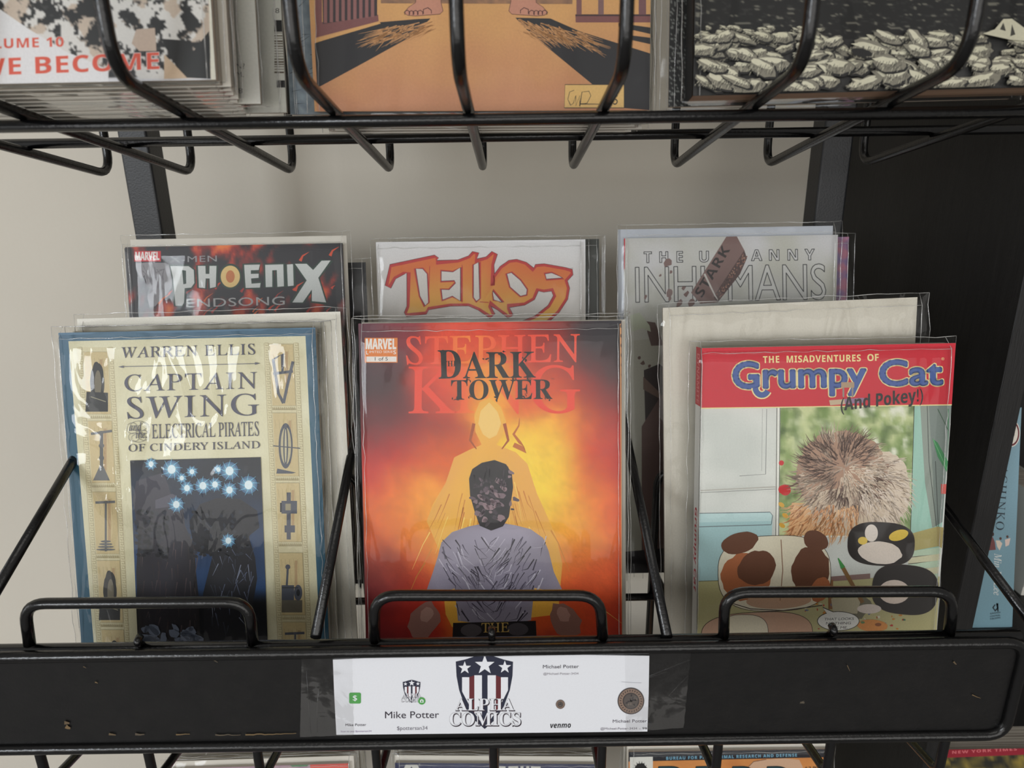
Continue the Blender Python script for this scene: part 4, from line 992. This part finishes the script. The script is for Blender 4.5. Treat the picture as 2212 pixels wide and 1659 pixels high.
def art_path(A):
    A.grid(((150, -260), (2040, -260), (2022, 606), (214, 606)), 40, 40, lambda x, y: mixc((216, 166, 108), (198, 140, 104), (y - 60) / 520 + .25 * nz(x, y, 240, 3)))
    DK = (44, 44, 48)
    A.poly([(200, 235), (560, 120), (740, 105), (830, 100), (740, 190), (460, 345), (214, 478)], DK)
    A.poly([(2030, 290), (1640, 170), (1480, 100), (1290, 96), (1370, 180), (1705, 455), (1860, 585), (2024, 600)], DK)
    rnd = random.Random(6)
    for k in range(90):
        t = rnd.random(); x = 560 + 300 * t; y = 110 + 60 * rnd.random() + 40 * (1 - t); A.stroke([(x, y), (x - rnd.uniform(60, 160), y + rnd.uniform(30, 80))], 5, (206, 154, 104), w1=1, up=(k == 0))
    for k in range(110):
        t = rnd.random(); x = 1300 + 360 * t; y = 100 + 70 * rnd.random() + 70 * t; A.stroke([(x, y), (x + rnd.uniform(60, 160), y + rnd.uniform(40, 90))], 5, (206, 154, 104), w1=1, up=(k == 0))
    PL = (130, 84, 84)
    A.poly([(200, -260), (240, -260), (240, 120), (545, 80), (548, 115), (206, 205)], PL); A.poly([(240, -260), (540, -260), (540, 85), (245, 130)], (60, 50, 54))
    for k in range(9): A.rect(250 + k * 32, -260, 268 + k * 32, 125 - k * 4, (146, 100, 98))
    A.poly([(206, 212), (548, 118), (560, 128), (206, 232)], (220, 170, 110))
    A.poly([(1616, 80), (2026, 80), (2026, 122), (1618, 122)], PL); A.rect(1616, 78, 2026, 88, (70, 50, 54)); A.rect(1740, -260, 1770, 80, (130, 100, 100)); A.rect(1960, -260, 2000, 80, (120, 84, 88)); A.rect(1622, -260, 1650, 80, (130, 90, 90))
    A.poly([(1850, 125), (2026, 150), (2026, 185), (1850, 145)], DK); A.poly([(1900, 190), (2026, 205), (2026, 240), (1910, 215)], DK)
    A.grid(((560, -260), (1600, -260), (1600, 22), (560, 18)), 40, 14, lambda x, y: mixc((170, 128, 96), (128, 100, 84), .5 + nz(x * 3, y, 30, 5)))
    # bare printed feet
    SK, LN = (198, 142, 120), (70, 34, 40)
    for sx, cx in ((1, 795), (-1, 1357)):
        f = lambda x, y: (cx + sx * (x - 795), y)
        foot = [f(768, -260), f(890, -260), f(885, 10), f(896, 60), f(880, 76), f(800, 82), f(770, 84), f(745, 86), f(705, 82), f(688, 70), f(712, 40), f(750, 15)]
        A.stroke(foot, 5, LN, closed=True); A.poly(foot, SK)
        for (x, y, r) in ((705, 70, 14), (728, 72, 14), (750, 72, 15), (775, 72, 16), (815, 66, 24)): A.stroke([f(x - r, y + 10), f(x - r, y - r * .6), f(x, y - r), f(x + r * .8, y - r * .4), f(x + r * .8, y + 8)], 4, LN)
    A.poly([(1560, 460), (1880, 460), (1880, 586), (1556, 586)], (226, 188, 120)); A.stroke([(1560, 460), (1880, 460), (1880, 586), (1556, 586)], 3, (70, 60, 50), closed=True)
    A.stroke([(1610, 490), (1585, 500), (1575, 540), (1590, 572), (1606, 560), (1618, 520), (1618, 575), (1640, 520), (1640, 578), (1652, 500), (1690, 496), (1700, 520), (1680, 560), (1640, 565), (1760, 566)], 3, (60, 54, 50)); A.text('15', (1800, 570), (1845, 568), 50, (60, 54, 50), 'sans', 0, shear=.1)
SH = stand_sheet((685.5, 240.6), (1403, 238), 0.1683, 0.258)
comic(SH, 'comic with an orange path and two bare printed feet, middle of the top shelf', None, 0.0042, art_path, (600, 0, 2.514), (206, 156, 106), ml=0.004, mr=0.009, mt=0.003, mb=0.0003, seed=21)
def art_bluegrey(A):
    A.grid(((0, -100), (240, -100), (240, 640), (0, 640)), 20, 50, lambda x, y: mixc((120, 134, 146), (150, 164, 174), .5 + nz(x, y, 50, 3)))
    r_ = random.Random(1)
    for k in range(20): x = r_.uniform(60, 200); y = r_.uniform(-80, 600); A.stroke([(x, y), (x + r_.uniform(20, 60), y - r_.uniform(0, 40))], 4, (62, 70, 78), w1=1, up=(k == 0))
comic(behind(SH, 0.0062, -0.0135, 0.0), 'blue grey comic poking out left of the orange path cover', None, 0.004, art_bluegrey, (600, 0, 2.514), (128, 142, 152), ml=0.003, mr=0.004, mt=0.003, mb=0.0003, seed=22, amp=0.0012)
for k in range(6):
    comic(behind(SH, 0.0124 + 0.0064 * k, rnd.uniform(-0.003, 0.003), 0.0), 'bagged comic packed behind the orange path cover, bottom edge showing', 'stacked comics in the middle of the top shelf', 0.0042, None,
          base=(190, 180, 170), board='board', ml=0.004, mr=0.004, mt=0.003, mb=0.0003, seed=50 + k, bext=(0.001, 0.003, 0.003))
def art_rocks(A):
    def nightsea(x, y):
        t = nz(x * .6, y * 2.5, 40, 15, 4)
        return (110, 108, 98) if t > .46 else ((40, 40, 39) if t > .28 else (16, 17, 18))
    A.grid(((262, -260), (2700, -260), (2700, 480), (262, 562)), 190, 90, nightsea)
    A.poly([(262, 200), (600, 190), (900, 230), (1300, 230), (1600, 190), (2200, 200), (2700, 190), (2700, 500), (2200, 512), (262, 560)], (40, 40, 40))
    r_ = random.Random(12); A.up()
    def rock(x, y, rx, ry, rot):
        s = r_.randint(0, 9999)
        A.ell(x + 6, y + 8, rx * 1.08, ry * 1.15, (22, 22, 22), 15, rot, .12, s); A.ell(x, y, rx, ry, (128, 124, 110), 15, rot, .2, s)
        A.ell(x - rx * .1, y - ry * .35, rx * .78, ry * .42, (206, 202, 178), 13, rot, .25, s + 1)
        A.up()
        for k in range(int(rx / 1.5)):
            a = r_.uniform(-.9, .9) * rx; b = r_.uniform(-.4, .7) * ry; A.stroke([(x + a, y + b), (x + a * 1.0 - 10, y + b + ry * .5)], 3.4, r_.choice([(50, 48, 46), (66, 64, 58), (190, 186, 164)]), w1=1, up=False)
    for k in range(70): rock(r_.uniform(280, 1000), r_.uniform(160, 260), r_.uniform(18, 46), r_.uniform(9, 18), r_.uniform(-.3, .5))
    for k in range(110): rock(r_.uniform(280, 2600), r_.uniform(215, 400), r_.uniform(36, 90), r_.uniform(18, 38), r_.uniform(-.4, .5))
    rock(1290, 300, 110, 50, .2); A.ell(1240, 320, 60, 24, (24, 24, 24), 16, .2, .1, 2)
    for k in range(80): rock(r_.uniform(290, 2600), r_.uniform(380, 530), r_.uniform(48, 110), r_.uniform(24, 48), r_.uniform(-.4, .6))
    A.poly([(1940, 215), (2010, 190), (2060, 130), (2110, 128), (2180, 180), (2220, 230), (2240, 262), (2100, 250)], (196, 192, 168)); A.poly([(2040, 190), (2060, 150), (2075, 200)], (60, 58, 52)); A.poly([(2110, 160), (2130, 220), (2100, 230)], (60, 58, 52))
    rock(1560, 250, 70, 40, .8); rock(1560, 310, 76, 34, .3)
SI = stand_sheet((1497, 207), (2212, 189), 0.1683, 0.258, False)
comic(SI, 'thick dark book with a field of pale drawn rocks, top right', None, 0.0165, art_rocks, (1400, 0, 2.724), (30, 31, 32), pages='pages_brown', ml=0.004, mr=0.004, mt=0.003, mb=0.0003, seed=23, cat='book', kind='bagged_book', spine=((30, 31, 32), [], []))
SI2 = behind(SI, 0.0195, -0.008, 0.0)
comic(SI2, 'dark bagged comic poking out left of the book with the drawn rocks', None, 0.0042, lambda A: A.grid(((100, -200), (320, -200), (320, 640), (100, 640)), 30, 90, lambda x, y: (120, 122, 118) if nz(x, y, 14, 9) > .3 else (26, 27, 28)), (1400, 0, 2.724), (28, 29, 30), ml=0.004, mr=0.004, mt=0.003, mb=0.0003, seed=24, amp=0.0014)

# ------------------------------------------------------------------ lower shelf: tops of three stacks
low = empty('wire_shelf', Matrix.Translation((0, 0, 0)))
tag(low, 'black wire shelf at the bottom under the black front bar, mostly out of frame', 'shelf')
cK = at_depth(1070, 1650, 0.6)
LZ = cK.z - 0.264
def lfloor(Y): return LZ - (Y - cK.y) * math.tan(MS)
YLF, YLB = cK.y - 0.16, cK.y + 0.07
for k in range(9):
    x = -0.29 + k * 0.0675
    wire('wire', [(x, YLF, lfloor(YLF) + 0.05), (x, YLF, lfloor(YLF)), (x, YLB, lfloor(YLB)), (x, YLB + 0.002, lfloor(YLB) + 0.12)], 0.0028, 'wire', low)
rail('rail', [(-0.3, YLF - 0.005, lfloor(YLF) + 0.04), (0.3, YLF - 0.005, lfloor(YLF) + 0.04)], 0.003, low)
rail('rail', [(-0.3, YLB + 0.007, lfloor(YLB) + 0.1), (0.3, YLB + 0.007, lfloor(YLB) + 0.1)], 0.003, low)
def art_pink(A):
    A.grid(((1000, -20), (2400, -20), (2400, 1500), (1000, 1500)), 40, 40, lambda x, y: mixc((196, 170, 176), (150, 120, 150), .5 + nz(x, y, 90, 3)))
    A.poly([(2000, 160), (2330, 150), (2330, 900), (2060, 900)], (222, 96, 84)); A.poly([(1870, 168), (1990, 160), (1985, 195), (1890, 200)], (84, 140, 96))
SJ = front_sheet((352, 1662), (752, 1649), 0.1575, R(11), lfloor)
comic(SJ, 'pink and coral comic at the front of the lower left stack', None, 0.0042, art_pink, (0, 1590, 2.989), (196, 160, 170), board='board', ml=0.003, mr=0.004, mt=0.003, seed=60)
def art_blue(A):
    A.grid(((540, 60), (1720, 60), (1720, 1500), (540, 1500)), 30, 30, lambda x, y: mixc((58, 64, 98), (48, 52, 84), .5 + nz(x, y, 120, 3)))
    W = (206, 206, 200)
    A.poly([(612, 185), (622, 163), (690, 163), (700, 185), (700, 260), (612, 260)], W); A.poly([(640, 200), (655, 172), (672, 200)], (50, 54, 88)); A.text('®', (695, 166), (706, 166), 8, W)
    for a, b in ((1150, 1190), (1206, 1262), (1275, 1325), (1335, 1390)): A.poly([(a, 172), (b, 172), (b, 280), (a, 280)], W)
    A.rect(1226, 182, 1244, 280, (50, 54, 88)); A.rect(1292, 172, 1308, 260, (50, 54, 88))
SK = front_sheet((853, 1648), (1285, 1651), 0.1683, R(11), lfloor)
comic(SK, 'dark blue comic with white lettering at the front of the lower middle stack', None, 0.0042, art_blue, (640, 1590, 2.633), (54, 60, 92), board='board', ml=0.003, mr=0.004, mt=0.003, seed=61)
def art_orange(A):
    OR = (222, 152, 84)
    A.grid(((20, 60), (1180, 60), (1180, 1500), (20, 1500)), 30, 30, lambda x, y: mixc((226, 158, 88), (206, 132, 70), .5 + nz(x, y, 140, 3)))
    A.poly([(30, 84), (1150, 66), (1150, 116), (30, 140)], (24, 28, 38))
    A.text('BUREAU FOR PARANORMAL RESEARCH AND DEFENSE', (252, 130), (968, 112), 16, (120, 176, 204), 'heavy', 0.0, fat=0.016, space=1.25)
    A.poly([(52, 116), (178, 113), (180, 600), (54, 600)], (228, 228, 222))
    r_ = random.Random(3); A.up()
    for k in range(16): a = k * .35 - 1.2; A.stroke([(110, 200), (110 + 44 * math.sin(a), 195 - 58 * math.cos(a))], 16, (24, 24, 24), w1=2, up=False)
    A.ell(112, 190, 34, 44, (24, 24, 24), 18, 0, .1, 1)
    A.poly([(700, 170), (730, 140), (800, 128), (900, 122), (980, 130), (1000, 170), (990, 400), (720, 400)], (214, 176, 146)); A.stroke([(700, 170), (730, 140), (800, 128)], 3, (90, 60, 50))
    for x, s_ in ((215, 'B'), (420, 'P'), (620, 'R'), (810, 'D')):
        A.text(s_, (x, 290), (x + 120, 287), 120, (30, 66, 74), 'heavy', 0.0, fat=0.016, outline=(22, 22, 26), ow=0.03)
    A.text('$2.99', (1012, 182), (1090, 179), 14, (40, 34, 30), 'heavy')
SL = front_sheet((1358, 1624), (1789, 1618), 0.1683, R(11), lfloor)
comic(SL, 'orange comic with a dark blue top band at the front of the lower right stack', None, 0.0042, art_orange, (1340, 1590, 2.537), (216, 146, 82), board='board', ml=0.003, mr=0.004, mt=0.003, seed=62)
for S_, nm, cnt in ((SJ, 'pink and coral comic, lower left', 7), (SK, 'dark blue comic, lower middle', 7), (SL, 'orange comic, lower right', 5)):
    for k in range(cnt):
        T = behind(S_, 0.0066 * (k + 1), rnd.uniform(-0.003, 0.003), 0.0); 
        comic(T, 'bagged comic packed behind the ' + nm + ', top edge showing', 'comics behind the ' + nm, 0.0042, None, base=rnd.choice([(150, 120, 110), (90, 84, 90), (160, 150, 130)]), board='board', ml=0.003, mr=0.004, mt=0.003, seed=70 + k, bext=(0.0, 0.002, 0.002))

# ------------------------------------------------------------------ payment card on the front bar
def card_tl(px, py):
    c = on_y(px, py, YP - 0.0006); return c.x, c.z
card = empty('payment_card', Matrix.Translation((0, YP - 0.0006, 0)))
tag(card, 'white paper card with a star-spangled shield taped to the black front bar', 'sign')
A = Art(card_tl, (640, 1350, 2.633))
A.poly([(208, 197), (500, 185), (800, 172), (1072, 166), (1400, 168), (2008, 175), (2004, 400), (1997, 606), (1000, 617), (228, 625), (216, 400)], (232, 234, 240))
NV, RDD, WH, TX = (38, 42, 62), (104, 40, 46), (236, 238, 244), (44, 34, 50)
def shield(A, cx, y0, k, words):
    f = lambda pts: [(cx + (x - 1070) * k, y0 + (y - 170) * k) for x, y in pts]
    A.poly(f([(907, 208), (960, 196), (1010, 180), (1070, 167), (1130, 180), (1182, 197), (1233, 209), (1230, 290), (1215, 370), (1180, 465), (1130, 540), (1072, 592), (1012, 540), (960, 465), (926, 370), (911, 290)]), NV)
    for xa, xb, c in ((943, 984, WH), (984, 1013, RDD), (1013, 1056, WH), (1088, 1135, WH), (1135, 1164, RDD), (1164, 1204, WH)):
        lim = lambda x: 250 + 330 * (1 - abs(x - 1072) / 165) ** .62
        A.poly(f([(xa, 300 - 14 * (1 if abs(xa - 1072) < 70 else .2)), (xb, 300 - 14 * (1 if abs(xb - 1072) < 70 else .2)), (xb, min(560, lim(xb))), (xa, min(560, lim(xa)))]), c)
    for x, y, r in ((958, 244, 38), (1072, 228, 58), (1186, 240, 38)): 
        g = f([(x, y)])[0]; A.star(g[0], g[1], r * k, WH)
    for s_, a, b, cap in (('ALPHA', (905, 485), (1240, 485), 66), ('COMICS', (872, 571), (1276, 571), 72)):
        p, q = f([a, b]); A.text(s_, (p[0] + 3 * k, p[1] + 4 * k), (q[0] + 3 * k, q[1] + 4 * k), cap * k, (60, 50, 60), 'serif', 0.0, fat=0.016, outline=(60, 50, 60), ow=0.02); A.text(s_, p, q, cap * k, WH, 'serif', 0.0, outline=(90, 78, 92), ow=0.014)
shield(A, 1070, 170, 1.0, True); shield(A, 656, 312, 0.31, True)
A.text('Mike Potter', (505, 530), (812, 528), 38, TX, 'sans', 0.0); A.text('$pottersan34', (573, 597), (747, 595), 21, (120, 116, 128))
A.text('Mike Potter', (280, 575), (398, 573), 14, TX, 'sans', 0.0); A.text('Scan to pay $pottersan34', (253, 609), (428, 607), 9, (150, 130, 165))
A.text('Michael Potter', (1403, 246), (1607, 244), 19, TX); A.text('@Michael-Potter-3434', (1405, 283), (1605, 281), 12, (150, 144, 152))
A.text('venmo', (1445, 585), (1562, 583), 30, (24, 24, 30), 'heavyitalic', 0.0)
A.text('Michael Potter', (1800, 555), (1995, 553), 17, (84, 76, 90)); A.text('@Michael-Potter-3434', (1730, 595), (1938, 593), 12, (130, 124, 136)); A.text('- 98', (1950, 593), (1995, 592), 11, (60, 56, 64))
A.poly([(307, 384), (362, 384), (368, 390), (368, 440), (362, 446), (307, 446), (301, 440), (301, 390)], (84, 164, 84)); A.text('$', (322, 428), (346, 428), 30, WH, 'heavy')
A.ell(714, 431, 21, 21, (84, 164, 84), 24); A.rect(704, 425, 724, 440, WH); A.rect(710, 421, 718, 426, WH); A.ell(714, 433, 5, 5, (84, 164, 84), 12)
def coin(x, y, r):
    A.ell(x, y, r, r, (70, 62, 62), 40); A.ell(x, y, r * .92, r * .92, (140, 118, 104), 40); A.ell(x, y, r * .62, r * .62, (60, 54, 54), 36); A.ell(x, y, r * .54, r * .54, (92, 84, 80), 36)
    A.up()
    for k in range(26):
        a = k * 2 * math.pi / 26; A.stroke([(x + r * .72 * math.cos(a), y + r * .72 * math.sin(a)), (x + r * .84 * math.cos(a + .06), y + r * .84 * math.sin(a + .06))], r * .07, (64, 52, 50), up=False)
    rr = random.Random(1)
    for k in range(14): a = rr.uniform(0, 6.28); q = rr.uniform(0, .45) * r; A.ell(x + q * math.cos(a), y + q * math.sin(a), r * .1, r * .06, rr.choice([(50, 46, 48), (120, 108, 100)]), 8, a, up=(k == 0))
coin(1903, 431, 76); coin(1502, 450, 26)
A.stroke([(1848, 322), (1900, 326), (1962, 328)], 2, (196, 196, 204))
o = A.build('paper', 'paper', card); o.location = (0, 0, 0)
W_ = Art(lambda px, py: (lambda q: (q.x, q.z))(on_y(px, py, YP - 0.0002)))
rw = random.Random(11)
for (x0, y0, x1, y1, w) in ((235, 1586, 250, 1587, 5), (292, 1586, 312, 1587, 5), (380, 1587, 410, 1586, 3), (465, 1588, 520, 1587, 3), (530, 1587, 640, 1585, 3), (205, 1474, 211, 1475, 3), (139, 1561, 150, 1563, 8), (142, 1570, 152, 1574, 9), (1800, 1590, 2000, 1586, 2.5), (1830, 1436, 1836, 1450, 2), (2060, 1430, 2066, 1436, 4), (2100, 1500, 2118, 1508, 2), (455, 1423, 470, 1430, 3), (180, 1440, 186, 1444, 2)):
    n = max(2, int(abs(x1 - x0) / 8)); W_.stroke([(x0 + (x1 - x0) * k / n, y0 + (y1 - y0) * k / n + rw.uniform(-1, 1)) for k in range(n + 1)], w, rw.choice([(112, 92, 62), (96, 80, 58), (84, 74, 60)]), w1=w * .4)
o = W_.build('worn_paint', 'paper', mid); o.location = (0, YP - 0.0002, 0)
# tape over both ends of the card
def tape(pts, seed):
    v = []; f = []; n = 14
    (ax, ay), (bx, by), (cx, cy), (dx, dy) = pts
    for j in range(n + 1):
        for i in range(n + 1):
            u, t = i / n, j / n; x = (ax * (1 - u) + bx * u) * (1 - t) + (dx * (1 - u) + cx * u) * t; y = (ay * (1 - u) + by * u) * (1 - t) + (dy * (1 - u) + cy * u) * t
            if i == n: x += 1.5 * (j % 2)
            p = on_y(x, y, YP - 0.0012); v.append((p.x, -0.0007 - 0.0003 * noise.noise(Vector((x * .06, y * .06, seed))), p.z))
    for j in range(n):
        for i in range(n): q = j * (n + 1) + i; f.append((q, q + 1, q + n + 2, q + n + 1))
    mesh_obj('tape', v, f, 'tape', card, True)
tape([(652, 1421), (760, 1417), (764, 1588), (648, 1592)], 1); tape([(1350, 1411), (1492, 1402), (1476, 1572), (1352, 1581)], 2)
# crease lines in the tape: raised folds of the film
for pts in (((1403, 1459), (1450, 1440), (1490, 1424)), ((1404, 1508), (1440, 1512), (1474, 1505)), ((1444, 1502), (1466, 1478), (1486, 1458)), ((1403, 1462), (1440, 1450)), ((663, 1450), (667, 1520), (672, 1584)), ((690, 1485), (685, 1530), (686, 1580))):
    m = MB(); m.tube([Vector((on_y(x, y, YP - 0.001).x, -0.0008, on_y(x, y, YP - 0.001).z)) for x, y in pts], 0.00025, seg=6)
    m.build('tape_fold', 'tape', card, True)

# ------------------------------------------------------------------ black bookcase at the right
bx = 0.346
yf = on_x(2109, 1100, bx).y
case = empty('bookcase', Matrix.Translation((bx, yf, 0)))
tag(case, 'black laminate bookcase standing at the right of the wire rack', 'bookcase')
dep = WALLY - yf - 0.002
m = MB(); m.box(0, 0.017, 0, dep, 0.0, 2.05); o = m.build('side_panel', 'wood', case)
bv = o.modifiers.new('edge', 'BEVEL'); bv.width = 0.0008
m = MB(); m.box(0.0185, 0.8, dep - 0.006, dep, 0.0, 2.05); m.build('back_panel', 'wood', case)
r_ = ray(2191, 1345); k0 = 0.427
yb_ = k0 / r_.x * r_.y
print('BOOK', yf, yb_)
bookb = on_y(2140, 1352, yb_)
for nm, z in (('shelf', bookb.z - 0.0195), ('shelf', bookb.z + 0.32), ('shelf', bookb.z - 0.36)):
    m = MB(); m.box(0.0185, 0.8, 0.012, dep - 0.0065, z, z + 0.018); m.build(nm, 'wood', case)
zs = bookb.z - 0.0015
def plain_box(name, label, cat, org, rx, rz, dims, cols, art=None, crop=None, extra=None):
    """book with its spine to the front: dims = spine width, depth, height"""
    Mx = Matrix.Translation(org) @ Matrix.Rotation(rz, 4, 'Z') @ Matrix.Rotation(rx, 4, 'Y')
    e = empty(name, Mx); tag(e, label, cat); w, dp, h = dims
    Mi = Mx.inverted(); nn = (Mx.to_3x3() @ Vector((0, -1, 0))); p0 = Vector(org)
    A = Art(lambda px, py: (lambda c: (c.x, c.z))(Mi @ on_plane(px, py, p0, nn)), crop or (0, 0, 1)); A.clip = (0, w, 0, h)
    A.v += [(0, 0, 0), (w, 0, 0), (w, 0, h), (0, 0, h), (0, dp, 0), (w, dp, 0), (w, dp, h), (0, dp, h)]; A.c += [lin(cols)] * 8
    A.f += [(0, 1, 2, 3), (0, 3, 7, 4), (1, 5, 6, 2)]
    if art: art(A)
    A.build('cover', 'print', e)
    m = MB(); m.box(0.0006, w - 0.0006, 0.0004, dp - 0.002, 0.002, h - 0.002); m.build('pages', 'pages', e)
    return e
def art_spine(A):
    BL = (132, 164, 178)
    A.grid(((350, 20), (800, 20), (740, 1560), (380, 1560)), 8, 20, lambda x, y: mixc((136, 168, 182), (120, 156, 170), (y - 60) / 1500))
    A.ell(664, 284, 58, 88, (232, 226, 214), 36); A.ell(664, 284, 53, 82, (110, 40, 50), 36); A.ell(664, 284, 44, 70, (232, 226, 214), 36); A.text('NEW', (672, 262), (676, 300), 12, (60, 40, 44), 'heavy')
    A.text('PACHINKO', (596, 432), (565, 902), 52, (44, 52, 60), 'roman', 0.0, space=1.15)
    A.poly([(545, 945), (560, 980), (566, 1030), (520, 1034), (530, 970)], (122, 74, 74)); A.ell(546, 930, 9, 13, (70, 50, 50)); A.poly([(590, 970), (608, 990), (590, 1034), (575, 1010), (565, 970)], (222, 206, 190)); A.ell(596, 958, 8, 9, (90, 66, 60)); A.poly([(625, 965), (660, 955), (650, 1000), (628, 1010)], (222, 200, 190)); A.ell(640, 946, 8, 9, (90, 66, 60))
    A.text('Min Jin Lee', (557, 1052), (552, 1320), 46, (222, 226, 224), 'ital', 0.0, fat=0.003)
    A.stroke([(562, 1380), (548, 1400), (562, 1420), (580, 1400), (575, 1372), (580, 1425)], 8, (40, 48, 54))
    for s_, y in (('GRAND', 1440), ('CENTRAL', 1458), ('PUBLISHING', 1474)): A.text(s_, (530, y + 4), (596, y - 6), 10, (40, 48, 54), 'heavy')
pr, pt = on_y(2191, 1345, yb_), on_y(2212, 870, yb_)
ang = math.atan2(pt.x - pr.x, pt.z - pr.z)
plain_box('paperback_book', 'pale blue paperback leaning in the black bookcase, spine outward', 'book', (pr.x - 0.038 / math.cos(ang), yb_, zs + 0.038 * math.sin(ang) + 0.0003), ang, 0, (0.038, 0.125, 0.203), (128, 160, 174), art_spine, (1960, 840, 2.963))
def art_white(A):
    A.text('E', (702, 1262), (726, 1285), 26, (30, 30, 30), 'heavy')
    A.poly([(680, 1080), (820, 1080), (820, 1120), (690, 1110)], (70, 78, 64))
pe = on_y(2196, 1330, yb_ + 0.03)
plain_box('paperback_book', 'white paperback with a black letter at the right edge, behind the pale blue one', 'book', (on_y(2197, 1320, yb_ + 0.045).x, yb_ + 0.045, zs + 0.0003), R(2), 0, (0.03, 0.11, 0.095), (214, 212, 204), art_white, (1960, 840, 2.963))
zs2 = bookb.z - 0.36 + 0.018
def art_redtop(A):
    A.grid(((1600, 700), (2700, 700), (2700, 1500), (1600, 1500)), 60, 30, lambda x, y: mixc((40, 40, 34), (150, 130, 60), .4 + 1.4 * nz(x, y, 60, 5)))
    A.poly([(1600, 736), (2700, 690), (2700, 745), (1600, 786)], (150, 34, 50)); A.text('NEW YORK TIMES', (1790, 758), (2170, 738), 16, (214, 110, 116), 'heavy', 0.0, fat=0.016, space=1.2)
pz = on_y(2020, 1620, yb_)
plain_box('hardcover_book', 'dark book with a red top band low in the black bookcase', 'book', (on_y(2018, 1625, yb_).x, yb_, zs2 + 0.0003), 0, 0, (0.155, 0.03, pz.z - zs2), (60, 50, 40), art_redtop, (1400, 1350, 2.724))
